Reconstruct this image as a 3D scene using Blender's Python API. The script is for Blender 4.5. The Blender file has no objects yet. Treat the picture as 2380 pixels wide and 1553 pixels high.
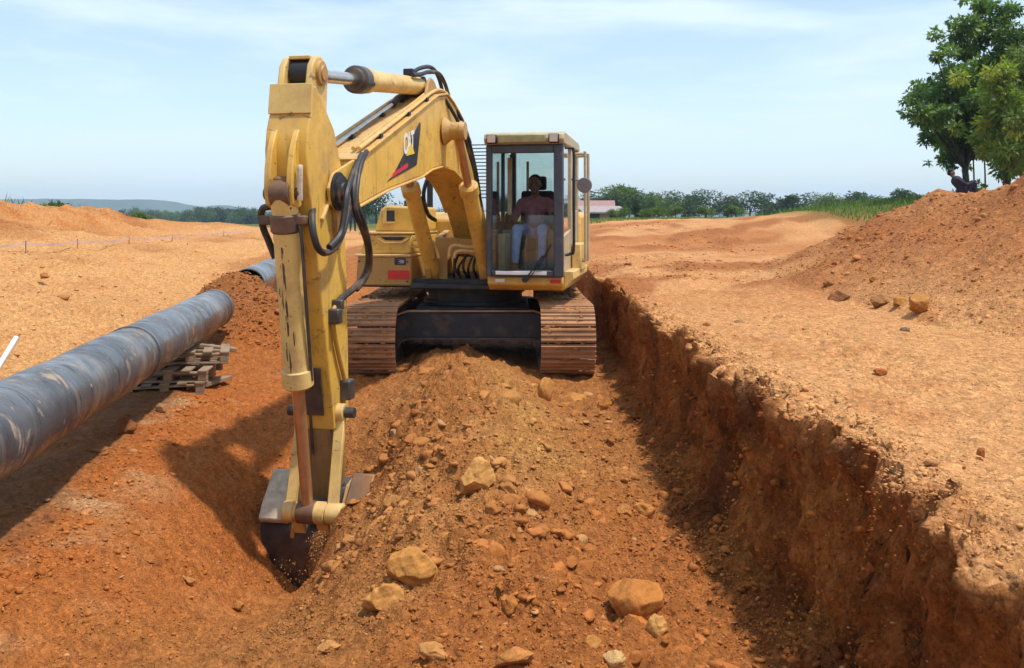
import bpy, math, random
import numpy as np
from mathutils import Vector, Matrix
R = math.radians
random.seed(7)
rng = np.random.default_rng(11)
SC = bpy.context.scene
COL = SC.collection

# ------------------------------------------------------------------ camera
EYE = 1.96
FOC = 2061.0                       # focal length in units of a 2380 wide picture
cam_data = bpy.data.cameras.new('camera')
cam = bpy.data.objects.new('camera', cam_data)
COL.objects.link(cam)
cam.location = (0, 0, EYE)
cam.rotation_euler = (R(90), 0, 0)
cam_data.sensor_width = 36.0
cam_data.lens = 36.0 * FOC / 2380.0
cam_data.shift_y = -(1553 / 2 - 505) / 2380.0
cam_data.clip_start = 0.05
cam_data.clip_end = 9000
SC.camera = cam

# ------------------------------------------------------------------ sky and sun
TO_SUN = Vector((0.33, -0.12, 0.937)).normalized()
SUN_EL = math.asin(TO_SUN.z)
SUN_AZ = math.atan2(TO_SUN.x, TO_SUN.y)
world = bpy.data.worlds.new('World')
SC.world = world
world.use_nodes = True
wn = world.node_tree
wn.nodes.clear()
w_out = wn.nodes.new('ShaderNodeOutputWorld')
w_bg = wn.nodes.new('ShaderNodeBackground')
w_bg.inputs['Strength'].default_value = 0.15
sky = wn.nodes.new('ShaderNodeTexSky')
sky.sky_type = 'NISHITA'
sky.sun_disc = False
sky.sun_elevation = SUN_EL
sky.sun_rotation = SUN_AZ
sky.air_density = 1.0
sky.dust_density = 1.0
sky.ozone_density = 1.2
w_tc = wn.nodes.new('ShaderNodeTexCoord')
w_map = wn.nodes.new('ShaderNodeMapping')
w_map.inputs['Scale'].default_value = (1.1, 1.1, 5.5)
w_map.inputs['Rotation'].default_value = (R(9), R(-6), 0)
w_no = wn.nodes.new('ShaderNodeTexNoise')
w_no.inputs['Scale'].default_value = 2.1
w_no.inputs['Detail'].default_value = 7
w_no.inputs['Roughness'].default_value = 0.56
w_no.inputs['Distortion'].default_value = 0.35
w_rp = wn.nodes.new('ShaderNodeValToRGB')
w_rp.color_ramp.elements[0].position = 0.45
w_rp.color_ramp.elements[0].color = (0.24, 0.24, 0.24, 1)
w_rp.color_ramp.elements[1].position = 0.62
w_rp.color_ramp.elements[1].color = (0.86, 0.86, 0.86, 1)
w_mx = wn.nodes.new('ShaderNodeMix')
w_mx.data_type = 'RGBA'
w_mx.inputs['B'].default_value = (4.3, 5.1, 5.7, 1)
wn.links.new(w_tc.outputs['Generated'], w_map.inputs['Vector'])
wn.links.new(w_map.outputs['Vector'], w_no.inputs['Vector'])
wn.links.new(w_no.outputs['Fac'], w_rp.inputs['Fac'])
wn.links.new(w_rp.outputs['Color'], w_mx.inputs['Factor'])
wn.links.new(sky.outputs['Color'], w_mx.inputs['A'])
wn.links.new(w_mx.outputs['Result'], w_bg.inputs['Color'])
wn.links.new(w_bg.outputs['Background'], w_out.inputs['Surface'])

sun_data = bpy.data.lights.new('sun', 'SUN')
sun_data.energy = 3.15
sun_data.angle = R(2.5)
sun_data.color = (1.0, 0.945, 0.86)
sun = bpy.data.objects.new('sun', sun_data)
COL.objects.link(sun)
sun.location = (20, -5, 30)
sun.rotation_euler = (-TO_SUN).to_track_quat('-Z', 'Y').to_euler()

SC.view_settings.view_transform = 'Standard'
SC.view_settings.look = 'None'
SC.view_settings.gamma = 1.0
SC.view_settings.use_curve_mapping = False
SC.view_settings.exposure = 0.50
SC.render.engine = 'CYCLES'
SC.cycles.use_denoising = True
SC.cycles.max_bounces = 6
SC.cycles.transparent_max_bounces = 24

# ------------------------------------------------------------------ materials
def new_mat(name):
    m = bpy.data.materials.new(name)
    m.use_nodes = True
    nt = m.node_tree
    return m, nt, nt.nodes['Principled BSDF']

def N(nt, kind, **kw):
    n = nt.nodes.new(kind)
    for k, v in kw.items():
        if k in n.inputs:
            n.inputs[k].default_value = v
        else:
            setattr(n, k, v)
    return n

def noise(nt, scale, detail=5, rough=0.55, coord='Object', stretch=None, dist=0.0):
    tc = N(nt, 'ShaderNodeTexCoord')
    src = tc.outputs[coord]
    if stretch:
        mp = N(nt, 'ShaderNodeMapping')
        mp.inputs['Scale'].default_value = stretch
        nt.links.new(src, mp.inputs['Vector'])
        src = mp.outputs['Vector']
    n = N(nt, 'ShaderNodeTexNoise', Scale=scale, Detail=detail, Roughness=rough, Distortion=dist)
    nt.links.new(src, n.inputs['Vector'])
    return n.outputs['Fac']

def ramp(nt, fac, p0, p1, c0=(0, 0, 0, 1), c1=(1, 1, 1, 1)):
    r = N(nt, 'ShaderNodeValToRGB')
    e = r.color_ramp.elements
    e[0].position, e[1].position = p0, p1
    e[0].color, e[1].color = c0, c1
    nt.links.new(fac, r.inputs['Fac'])
    return r.outputs['Color']

def mix(nt, fac, a, b, mode='MIX'):
    m = N(nt, 'ShaderNodeMix', data_type='RGBA', blend_type=mode)
    for key, val in (('Factor', fac), ('A', a), ('B', b)):
        sock = m.inputs[key]
        if isinstance(val, (int, float)):
            sock.default_value = val
        elif isinstance(val, tuple):
            sock.default_value = val if len(val) == 4 else (*val, 1)
        else:
            nt.links.new(val, sock)
    return m.outputs['Result']

def bump(nt, bsdf, fac, strength=0.3, dist=0.01, prev=None):
    b = N(nt, 'ShaderNodeBump')
    b.inputs['Strength'].default_value = strength
    b.inputs['Distance'].default_value = dist
    nt.links.new(fac, b.inputs['Height'])
    if prev is not None:
        nt.links.new(prev, b.inputs['Normal'])
    nt.links.new(b.outputs['Normal'], bsdf.inputs['Normal'])
    return b.outputs['Normal']

def plain(name, col, rough=0.6, metal=0.0, var=0.25, scale=9.0, dust=0.0, dcol=(0.36, 0.2, 0.09), dscale=3.0, bstr=0.12):
    """one surface with tone variation, patchy dust and fine relief"""
    m, nt, b = new_mat(name)
    n1 = noise(nt, scale, 6)
    lo = tuple(c * (1 - var) for c in col)
    hi = tuple(min(1, c * (1 + var)) for c in col)
    c = mix(nt, ramp(nt, n1, 0.3, 0.7), lo, hi)
    if dust:
        n2 = noise(nt, dscale, 8, 0.65)
        f = ramp(nt, n2, 0.62 - 0.35 * dust, 0.78 - 0.1 * dust)
        f2 = N(nt, 'ShaderNodeMath', operation='MULTIPLY')
        nt.links.new(f, f2.inputs[0])
        f2.inputs[1].default_value = min(1.0, 0.35 + dust * 0.55)
        c = mix(nt, f2.outputs[0], c, dcol)
    nt.links.new(c, b.inputs['Base Color'])
    b.inputs['Roughness'].default_value = rough
    b.inputs['Metallic'].default_value = metal
    n3 = noise(nt, scale * 7, 4)
    bump(nt, b, n3, bstr, 0.004)
    return m

def yellow_paint(name, base=(0.76, 0.45, 0.06), dust=0.5, grime=0.8):
    m, nt, b = new_mat(name)
    n1 = noise(nt, 2.2, 5)
    c = mix(nt, ramp(nt, n1, 0.3, 0.72), tuple(v * 0.84 for v in base), (base[0] * 1.08, base[1] * 1.10, base[2] * 1.5))
    n2 = noise(nt, 3.1, 9, 0.68)
    f = ramp(nt, n2, 0.60 - 0.28 * dust, 0.80)
    c = mix(nt, f, c, (0.40, 0.235, 0.10))
    # runs of grime down the plates
    n3 = noise(nt, 6.0, 6, 0.6, stretch=(3.0, 3.0, 0.28))
    g = ramp(nt, n3, 0.66 - 0.12 * grime, 0.80, c1=(0.75, 0.75, 0.75, 1))
    c = mix(nt, g, c, (0.12, 0.07, 0.03))
    geo_ = N(nt, 'ShaderNodeNewGeometry')
    sp_ = N(nt, 'ShaderNodeSeparateXYZ'); nt.links.new(geo_.outputs['Normal'], sp_.inputs[0])
    dn_ = N(nt, 'ShaderNodeMath', operation='MULTIPLY'); nt.links.new(sp_.outputs['Z'], dn_.inputs[0])
    nt.links.new(ramp(nt, noise(nt, 9.0, 7, 0.65), 0.30, 0.62, (0.25, 0.25, 0.25, 1), (0.9, 0.9, 0.9, 1)), dn_.inputs[1])
    cl_ = N(nt, 'ShaderNodeClamp'); nt.links.new(dn_.outputs[0], cl_.inputs[0])
    c = mix(nt, cl_.outputs[0], c, (0.47, 0.30, 0.15))
    # rubbed and scratched bare streaks
    n6 = noise(nt, 5.0, 9, 0.72, stretch=(1.0, 1.0, 2.2), dist=1.2)
    c = mix(nt, ramp(nt, n6, 0.605, 0.64, c1=(0.8, 0.8, 0.8, 1)), c, (0.20, 0.12, 0.06))
    # chips
    n4 = noise(nt, 22.0, 5, 0.6)
    ch = ramp(nt, n4, 0.68, 0.70)
    c = mix(nt, ch, c, (0.10, 0.055, 0.025))
    nt.links.new(c, b.inputs['Base Color'])
    rr = ramp(nt, n2, 0.4, 0.75, (0.38, 0.38, 0.38, 1), (0.8, 0.8, 0.8, 1))
    nt.links.new(rr, b.inputs['Roughness'])
    b.inputs['Specular IOR Level'].default_value = 0.4
    bump(nt, b, noise(nt, 40, 4), 0.08, 0.004)
    return m

def vcol_mat(name, rough=0.9, var=0.3, scales=(14.0, 60.0), bstr=0.6, bdist=0.03, spec=0.15, crumbs=False):
    """soil: colour of the soil kinds from the attribute, grain from noise"""
    m, nt, b = new_mat(name)
    at_ = N(nt, 'ShaderNodeAttribute', attribute_name='Col')
    n1 = noise(nt, scales[0], 8, 0.62)
    n2 = noise(nt, scales[1], 6, 0.65)
    a = ramp(nt, n1, 0.30, 0.72, (1 - var,) * 3 + (1,), (1 + var * 0.8,) * 3 + (1,))
    c = mix(nt, 1.0, at_.outputs['Color'], a, 'MULTIPLY')
    a2 = ramp(nt, n2, 0.3, 0.7, (1 - var * 0.9, 1 - var, 1 - var * 1.1, 1), (1 + var * 0.6, 1 + var * 0.6, 1 + var * 0.7, 1))
    c = mix(nt, 1.0, c, a2, 'MULTIPLY')
    nt.links.new(c, b.inputs['Base Color'])
    b.inputs['Roughness'].default_value = rough
    b.inputs['Specular IOR Level'].default_value = spec
    p = bump(nt, b, n1, bstr, bdist)
    p = bump(nt, b, n2, bstr, bdist * 0.35, p)
    if crumbs:
        tc = N(nt, 'ShaderNodeTexCoord')
        wob = N(nt, 'ShaderNodeTexNoise', Scale=30.0, Detail=3)
        nt.links.new(tc.outputs['Object'], wob.inputs['Vector'])
        vm = N(nt, 'ShaderNodeVectorMath', operation='MULTIPLY_ADD')
        nt.links.new(wob.outputs['Color'], vm.inputs[0]); vm.inputs[1].default_value = (0.02, 0.02, 0.02)
        nt.links.new(tc.outputs['Object'], vm.inputs[2])
        for sc_v, amp in ((26.0, 0.022), (70.0, 0.010)):
            vo = N(nt, 'ShaderNodeTexVoronoi', Scale=sc_v)
            nt.links.new(vm.outputs[0], vo.inputs['Vector'])
            inv_ = N(nt, 'ShaderNodeMath', operation='SUBTRACT'); inv_.inputs[0].default_value = 1.0
            nt.links.new(vo.outputs['Distance'], inv_.inputs[1])
            hgt = N(nt, 'ShaderNodeMath', operation='MULTIPLY')
            sep = N(nt, 'ShaderNodeSeparateColor'); nt.links.new(vo.outputs['Color'], sep.inputs[0])
            nt.links.new(inv_.outputs[0], hgt.inputs[0]); nt.links.new(sep.outputs[0], hgt.inputs[1])
            p = bump(nt, b, hgt.outputs[0], 0.8, amp, p)
            tone = ramp(nt, sep.outputs[1], 0.0, 1.0, (0.84, 0.82, 0.80, 1), (1.14, 1.15, 1.17, 1))
            c = mix(nt, 1.0, c, tone, 'MULTIPLY')
        nt.links.new(c, b.inputs['Base Color'])
    return m

def leaf_mat(name, gloss=0.45):
    m, nt, b = new_mat(name)
    at_ = N(nt, 'ShaderNodeAttribute', attribute_name='Col')
    nt.links.new(at_.outputs['Color'], b.inputs['Base Color'])
    b.inputs['Roughness'].default_value = gloss
    b.inputs['Specular IOR Level'].default_value = 0.35
    tr = N(nt, 'ShaderNodeBsdfTranslucent')
    br = mix(nt, 1.0, at_.outputs['Color'], (1.5, 1.7, 0.6, 1), 'MULTIPLY')
    nt.links.new(br, tr.inputs['Color'])
    ms = N(nt, 'ShaderNodeMixShader')
    ms.inputs[0].default_value = 0.38
    nt.links.new(b.outputs[0], ms.inputs[1])
    nt.links.new(tr.outputs[0], ms.inputs[2])
    nt.links.new(ms.outputs[0], nt.nodes['Material Output'].inputs['Surface'])
    return m

def glass_mat(name, tint=(0.8, 0.88, 0.88), refl=0.1, dirt=0.12):
    m, nt, b = new_mat(name)
    nt.nodes.remove(b)
    t = N(nt, 'ShaderNodeBsdfTransparent')
    t.inputs['Color'].default_value = (*tint, 1)
    g = N(nt, 'ShaderNodeBsdfGlossy')
    g.inputs['Roughness'].default_value = 0.04
    d = N(nt, 'ShaderNodeBsdfDiffuse')
    d.inputs['Color'].default_value = (0.5, 0.42, 0.33, 1)
    lw = N(nt, 'ShaderNodeFresnel')
    lw.inputs['IOR'].default_value = 1.5
    ad = N(nt, 'ShaderNodeMath', operation='ADD')
    ad.inputs[1].default_value = refl - 0.04
    nt.links.new(lw.outputs[0], ad.inputs[0])
    m1 = N(nt, 'ShaderNodeMixShader')
    nt.links.new(ad.outputs[0], m1.inputs[0])
    nt.links.new(t.outputs[0], m1.inputs[1])
    nt.links.new(g.outputs[0], m1.inputs[2])
    f = ramp(nt, noise(nt, 4.0, 7, 0.6), 0.35, 0.8, (dirt * 0.3,) * 3 + (1,), (dirt * 2,) * 3 + (1,))
    m2 = N(nt, 'ShaderNodeMixShader')
    nt.links.new(f, m2.inputs[0])
    nt.links.new(m1.outputs[0], m2.inputs[1])
    nt.links.new(d.outputs[0], m2.inputs[2])
    nt.links.new(m2.outputs[0], nt.nodes['Material Output'].inputs['Surface'])
    return m

M = {}
M['soil'] = vcol_mat('soil', var=0.26, bstr=0.85, bdist=0.04, crumbs=True)
M['clod'] = vcol_mat('clod', var=0.22, scales=(20.0, 90.0), bdist=0.012)
M['yellow'] = yellow_paint('worn_yellow_paint')
M['yellow_dirty'] = yellow_paint('dirty_yellow_paint', (0.52, 0.28, 0.045), 0.75, 0.6)
M['yellow_pale'] = yellow_paint('faded_yellow_paint', (0.78, 0.53, 0.14), 0.45, 0.3)
M['shade_yellow'] = yellow_paint('shaded_yellow_paint', (0.26, 0.165, 0.05), 0.85, 1.3)  # dark base puts the shade at the stick's lower end into the paint
M['rusty'] = plain('rusty_casting', (0.13, 0.07, 0.04), 0.6, 0.2, 0.5, scale=7, dust=0.5, dcol=(0.30, 0.15, 0.07), dscale=5)
M['chrome'] = plain('chrome_rod', (0.62, 0.55, 0.48), 0.16, 0.9, 0.1, dust=0.1)
M['rusty_rod'] = plain('dusty_rod', (0.5, 0.27, 0.13), 0.32, 0.55, 0.15, dust=0.25)
M['black'] = plain('black_paint', (0.012, 0.013, 0.016), 0.5, 0, 0.2, dust=0.18)
M['decal_black'] = plain('decal_black', (0.016, 0.018, 0.024), 0.4, 0, 0.1, dust=0.05)
M['rubber'] = plain('hose_rubber', (0.022, 0.018, 0.017), 0.55, 0, 0.25, dust=0.3, dscale=5)
M['steel'] = plain('worn_steel', (0.10, 0.093, 0.09), 0.42, 0.6, 0.35, dust=0.25)
M['bucket'] = plain('bucket_steel', (0.075, 0.068, 0.066), 0.34, 0.65, 0.4, dust=0.3, dcol=(0.38, 0.17, 0.055), dscale=2.0)
M['bucket_soil'] = plain('soiled_bucket_steel', (0.10, 0.085, 0.075), 0.6, 0.3, 0.4, dust=1.0, dcol=(0.36, 0.155, 0.045), dscale=2.2, bstr=0.4)
M['pale_plate'] = plain('scuffed_pale_plate', (0.52, 0.44, 0.32), 0.8, 0.0, 0.25, scale=16, dust=0.3, dscale=9)
M['track'] = plain('track_steel', (0.30, 0.145, 0.065), 0.75, 0.0, 0.35, scale=5, dust=0.75, dcol=(0.50, 0.25, 0.105), dscale=1.8, bstr=0.3)
M['carbody'] = plain('carbody_black', (0.020, 0.021, 0.024), 0.55, 0, 0.3, dust=0.28, dcol=(0.2, 0.11, 0.055), dscale=4)
M['cab_frame'] = plain('cab_frame_grey', (0.050, 0.058, 0.078), 0.45, 0, 0.2, dust=0.15)
M['cab_beige'] = plain('cab_beige', (0.44, 0.36, 0.22), 0.5, 0, 0.2, dust=0.35)
M['cab_visor'] = plain('cab_visor', (0.30, 0.27, 0.12), 0.5, 0, 0.25, dust=0.3, dcol=(0.36, 0.24, 0.12))
M['lamp'] = plain('lamp_lens', (0.62, 0.5, 0.43), 0.2, 0, 0.1, dust=0.2)
M['seat'] = plain('seat_fabric', (0.02, 0.02, 0.024), 0.8)
M['interior'] = plain('cab_interior', (0.16, 0.17, 0.17), 0.7, 0, 0.3, dust=0.2)
M['white'] = plain('white_print', (0.78, 0.77, 0.74), 0.5, 0, 0.06)
M['red'] = plain('red_reflector', (0.62, 0.022, 0.018), 0.35, 0, 0.15, dust=0.06)
M['pink_red'] = plain('red_print', (0.62, 0.02, 0.05), 0.45, 0, 0.1)
M['print_yellow'] = plain('yellow_print', (0.80, 0.56, 0.05), 0.5, 0, 0.05)
M['glass'] = glass_mat('cab_glass', (0.86, 0.93, 0.95), 0.055, 0.02)
M['glass_dark'] = glass_mat('tinted_glass', (0.72, 0.80, 0.78), 0.06, 0.05)
M['wood'] = plain('weathered_wood', (0.25, 0.18, 0.115), 0.85, 0, 0.35, scale=6, dust=0.4, dcol=(0.33, 0.17, 0.08), dscale=6, bstr=0.4)
M['bark'] = plain('bark', (0.055, 0.047, 0.04), 0.9, 0, 0.35, scale=6, bstr=0.5)
M['leaf'] = leaf_mat('leaf')
M['hill'] = plain('hill_woodland', (0.05, 0.075, 0.04), 0.95, 0, 0.35, scale=0.02)
M['skin'] = plain('skin', (0.16, 0.08, 0.05), 0.5, 0, 0.12)
M['hair'] = plain('hair', (0.008, 0.007, 0.007), 0.8)
M['shirt'] = plain('maroon_shirt', (0.30, 0.145, 0.165), 0.85, 0, 0.2, scale=14)
M['jeans'] = plain('blue_jeans', (0.26, 0.44, 0.78), 0.85, 0, 0.25, scale=11)
M['shoe'] = plain('shoe', (0.10, 0.085, 0.07), 0.7)
M['navy'] = plain('navy_coverall', (0.018, 0.024, 0.065), 0.85, 0, 0.3, scale=10)
M['darkcloth'] = plain('dark_clothing', (0.016, 0.015, 0.036), 0.85, 0, 0.3, scale=10)
M['tape_red'] = plain('barrier_tape', (0.60, 0.40, 0.33), 0.5, 0, 0.2, scale=3)
M['pole_white'] = plain('white_pole', (0.74, 0.72, 0.69), 0.5, 0, 0.1, dust=0.15)
M['wall_pink'] = plain('pink_plaster', (0.42, 0.27, 0.23), 0.85, 0, 0.12, scale=2)
M['roof_red'] = plain('red_roof', (0.30, 0.17, 0.15), 0.7, 0, 0.15, scale=3)
M['roof_grey'] = plain('grey_roof_sheet', (0.36, 0.28, 0.25), 0.5, 0.2, 0.15, scale=3)
M['dark_fill'] = plain('dark_opening_fill', (0.03, 0.028, 0.028), 0.6)  # flat dark tone standing for the shade inside openings

def pipe_mat():
    m, nt, b = new_mat('pipe_coating')
    n1 = noise(nt, 1.3, 7, 0.6)
    c = mix(nt, ramp(nt, n1, 0.32, 0.68), (0.034, 0.036, 0.042), (0.125, 0.130, 0.140))
    # wrap laps across the axis (object Y runs along the pipe)
    w = noise(nt, 1.0, 6, 0.6, stretch=(1.3, 2.6, 0.7), dist=0.8)
    c = mix(nt, ramp(nt, w, 0.54, 0.66, c1=(0.45, 0.45, 0.45, 1)), c, (0.30, 0.275, 0.235))
    # dried mud in blotches and runs
    n2 = noise(nt, 2.6, 9, 0.7, stretch=(1.0, 1.5, 0.5), dist=0.6)
    c = mix(nt, ramp(nt, n2, 0.575, 0.63, c1=(0.8, 0.8, 0.8, 1)), c, (0.38, 0.29, 0.20))
    n3 = noise(nt, 7.0, 7, 0.65, stretch=(0.6, 2.2, 0.5), dist=0.5)
    c = mix(nt, ramp(nt, n3, 0.595, 0.64), c, (0.035, 0.033, 0.036))
    n4 = noise(nt, 20.0, 4, 0.6, stretch=(0.6, 1.6, 0.4))
    c = mix(nt, ramp(nt, n4, 0.69, 0.73), c, (0.5, 0.47, 0.43))
    nt.links.new(c, b.inputs['Base Color'])
    nt.links.new(ramp(nt, n2, 0.45, 0.66, (0.22, 0.22, 0.22, 1), (0.75, 0.75, 0.75, 1)), b.inputs['Roughness'])
    p = bump(nt, b, w, 0.3, 0.02)
    bump(nt, b, n2, 0.25, 0.008, p)
    return m
M['pipe'] = pipe_mat()

# ------------------------------------------------------------------ mesh helpers
def tag(o, label=None, cat=None, group=None, kind=None):
    if label: o['label'] = label
    if cat: o['category'] = cat
    if group: o['group'] = group
    if kind: o['kind'] = kind
    return o

def empty(name, loc=(0, 0, 0), rz=0.0):
    o = bpy.data.objects.new(name, None)
    COL.objects.link(o)
    o.location = loc
    o.rotation_euler = (0, 0, rz)
    o.empty_display_size = 0.3
    return o

def link(name, me, mat=None, parent=None):
    o = bpy.data.objects.new(name, me)
    COL.objects.link(o)
    if mat is not None and not me.materials:
        me.materials.append(M[mat] if isinstance(mat, str) else mat)
    if parent is not None:
        o.parent = parent
    return o

def np_mesh(name, verts, faces, cols=None, smooth=False):
    """fast mesh from arrays: faces is (m,k) with k = 3 or 4"""
    verts = np.ascontiguousarray(verts, dtype=np.float32)
    faces = np.ascontiguousarray(faces, dtype=np.int32)
    me = bpy.data.meshes.new(name)
    m, k = faces.shape
    me.vertices.add(len(verts))
    me.vertices.foreach_set('co', verts.ravel())
    me.loops.add(m * k)
    me.loops.foreach_set('vertex_index', faces.ravel())
    me.polygons.add(m)
    me.polygons.foreach_set('loop_start', np.arange(0, m * k, k, dtype=np.int32))
    me.polygons.foreach_set('loop_total', np.full(m, k, dtype=np.int32))
    if smooth:
        me.polygons.foreach_set('use_smooth', np.ones(m, dtype=bool))
    me.update(calc_edges=True)
    if cols is not None:
        a = me.color_attributes.new('Col', 'FLOAT_COLOR', 'POINT')
        c4 = np.ones((len(verts), 4), dtype=np.float32)
        c4[:, :3] = cols
        a.data.foreach_set('color', c4.ravel())
    return me

class MB:
    """collects simple solids and links them as one mesh object"""
    def __init__(s):
        s.v, s.f = [], []
    def add(s, vs, fs):
        o = len(s.v)
        s.v += [tuple(p) for p in vs]
        s.f += [tuple(i + o for i in f) for f in fs]
        return s
    def box(s, lo, hi):
        (a, b, c), (d, e, f) = lo, hi
        a, d = min(a, d), max(a, d); b, e = min(b, e), max(b, e); c, f = min(c, f), max(c, f)
        vs = [(a, b, c), (d, b, c), (d, e, c), (a, e, c), (a, b, f), (d, b, f), (d, e, f), (a, e, f)]
        return s.add(vs, [(0, 3, 2, 1), (4, 5, 6, 7), (0, 1, 5, 4), (1, 2, 6, 5), (2, 3, 7, 6), (3, 0, 4, 7)])
    def obox(s, c, half, mat3):
        vs = []
        for k in (-1, 1):
            for (i, j) in ((-1, -1), (1, -1), (1, 1), (-1, 1)):
                p = mat3 @ Vector((i * half[0], j * half[1], k * half[2]))
                vs.append((c[0] + p.x, c[1] + p.y, c[2] + p.z))
        return s.add(vs, [(0, 3, 2, 1), (4, 5, 6, 7), (0, 1, 5, 4), (1, 2, 6, 5), (2, 3, 7, 6), (3, 0, 4, 7)])
    def bar(s, p0, p1, w, h, up=(0, 0, 1)):
        p0, p1 = Vector(p0), Vector(p1)
        d = (p1 - p0)
        y = d.normalized()
        x = y.cross(Vector(up))
        if x.length < 1e-4: x = y.cross(Vector((1, 0, 0)))
        x.normalize(); z = x.cross(y)
        m = Matrix((x, y, z)).transposed()
        return s.obox((p0 + p1) / 2, (w / 2, d.length / 2, h / 2), m)
    def prism(s, poly, a, b, f):
        """poly in 2D, extruded from a to b; f(u, v, t) -> point"""
        n = len(poly)
        area = sum(poly[i][0] * poly[(i + 1) % n][1] - poly[(i + 1) % n][0] * poly[i][1] for i in range(n))
        if area < 0: poly = poly[::-1]
        vs = [f(u, v, a) for u, v in poly] + [f(u, v, b) for u, v in poly]
        fs = [tuple(range(n))[::-1], tuple(range(n, 2 * n))]
        fs += [(i, (i + 1) % n, n + (i + 1) % n, n + i) for i in range(n)]
        return s.add(vs, fs)
    def cyl(s, p0, p1, r0, r1=None, n=16):
        r1 = r0 if r1 is None else r1
        p0, p1 = Vector(p0), Vector(p1)
        d = (p1 - p0).normalized()
        x = d.orthogonal().normalized(); y = d.cross(x)
        vs = []
        for p, r in ((p0, r0), (p1, r1)):
            for i in range(n):
                t = 2 * math.pi * i / n
                vs.append(p + x * (r * math.cos(t)) + y * (r * math.sin(t)))
        fs = [tuple(range(n))[::-1], tuple(range(n, 2 * n))] + [(i, (i + 1) % n, n + (i + 1) % n, n + i) for i in range(n)]
        return s.add(vs, fs)
    def lathe(s, p0, p1, prof, n=20):
        """prof = [(t, radius)] along p0->p1"""
        p0, p1 = Vector(p0), Vector(p1)
        d = (p1 - p0); dn = d.normalized()
        x = dn.orthogonal().normalized(); y = dn.cross(x)
        vs = []
        for t, r in prof:
            for i in range(n):
                a = 2 * math.pi * i / n
                vs.append(p0 + d * t + x * (r * math.cos(a)) + y * (r * math.sin(a)))
        k = len(prof)
        fs = [tuple(range(n))[::-1], tuple(range((k - 1) * n, k * n))]
        for j in range(k - 1):
            fs += [(j * n + i, j * n + (i + 1) % n, (j + 1) * n + (i + 1) % n, (j + 1) * n + i) for i in range(n)]
        return s.add(vs, fs)
    def tube(s, pts, r, n=8, sub=6, rads=None):
        P = [Vector(p) for p in pts]
        if sub > 1 and len(P) > 2:
            Q, RR = [], []
            for i in range(len(P) - 1):
                a, b = P[max(i - 1, 0)], P[i]
                c, d = P[i + 1], P[min(i + 2, len(P) - 1)]
                for k in range(sub):
                    t = k / sub
                    Q.append(0.5 * ((2 * b) + (c - a) * t + (2 * a - 5 * b + 4 * c - d) * t * t + (3 * b - a - 3 * c + d) * t ** 3))
                    if rads: RR.append(rads[i] * (1 - t) + rads[i + 1] * t)
            Q.append(P[-1])
            if rads: RR.append(rads[-1])
        else:
            Q, RR = P, rads
        rad = RR if rads else [r] * len(Q)
        d = (Q[1] - Q[0]).normalized()
        x = d.orthogonal().normalized()
        vs = []
        for i, q in enumerate(Q):
            d = (Q[min(i + 1, len(Q) - 1)] - Q[max(i - 1, 0)]).normalized()
            x = (x - d * x.dot(d)).normalized(); y = d.cross(x)
            for k in range(n):
                a = 2 * math.pi * k / n
                vs.append(q + x * (rad[i] * math.cos(a)) + y * (rad[i] * math.sin(a)))
        m = len(Q)
        fs = [tuple(range(n))[::-1], tuple(range((m - 1) * n, m * n))]
        for j in range(m - 1):
            fs += [(j * n + k, j * n + (k + 1) % n, (j + 1) * n + (k + 1) % n, (j + 1) * n + k) for k in range(n)]
        return s.add(vs, fs)
    def mesh(s, name, ang=38):
        me = bpy.data.meshes.new(name)
        me.from_pydata(s.v, [], s.f)
        for p in me.polygons: p.use_smooth = True
        me.set_sharp_from_angle(angle=R(ang))
        me.update()
        return me
    def build(s, name, mat, parent=None, bevel=0.0, rz=0.0, ang=38):
        o = link(name, s.mesh(name, ang), mat, parent)
        if rz: o.rotation_euler = (0, 0, rz)
        if bevel:
            b = o.modifiers.new('bevel', 'BEVEL')
            b.width = bevel; b.segments = 2; b.limit_method = 'ANGLE'; b.angle_limit = R(40)
        return o

# ------------------------------------------------------------------ noise (numpy)
_tab = np.random.default_rng(3).random((257, 257))
_tab[256, :] = _tab[0, :]; _tab[:, 256] = _tab[:, 0]
def vn(x, y):
    xi = np.floor(x); yi = np.floor(y)
    fx = x - xi; fy = y - yi
    i = xi.astype(np.int64) & 255; j = yi.astype(np.int64) & 255
    fx = fx * fx * (3 - 2 * fx); fy = fy * fy * (3 - 2 * fy)
    a = _tab[i, j]; b = _tab[i + 1, j]; c = _tab[i, j + 1]; d = _tab[i + 1, j + 1]
    return (a * (1 - fx) + b * fx) * (1 - fy) + (c * (1 - fx) + d * fx) * fy
def fbm(x, y, oct=5, gain=0.5, lac=2.03):
    s = np.zeros(np.broadcast(x, y).shape); a = 1.0; n = 0.0
    for k in range(oct):
        s += a * (vn(x + 17.3 * k, y - 9.1 * k) - 0.5); n += a
        a *= gain
        x = (x * 0.8 - y * 0.6) * lac; y = (x / lac * 0.6 + y * 0.8) * lac
    return s / n * 2
_j1 = np.random.default_rng(5).random((256, 256)); _j2 = np.random.default_rng(6).random((256, 256)); _j3 = np.random.default_rng(8).random((256, 256))
def cells(x, y):
    """distance to the nearest jittered point and that point's own random number"""
    xi = np.floor(x).astype(np.int64); yi = np.floor(y).astype(np.int64)
    best = np.full(x.shape, 9.0); idv = np.zeros(x.shape)
    for dx in (-1, 0, 1):
        for dy in (-1, 0, 1):
            cx = xi + dx; cy = yi + dy
            a = cx & 255; b = cy & 255
            d = (cx + _j1[a, b] - x) ** 2 + (cy + _j2[a, b] - y) ** 2
            mk = d < best
            best = np.where(mk, d, best); idv = np.where(mk, _j3[a, b], idv)
    return np.sqrt(best), idv
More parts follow.
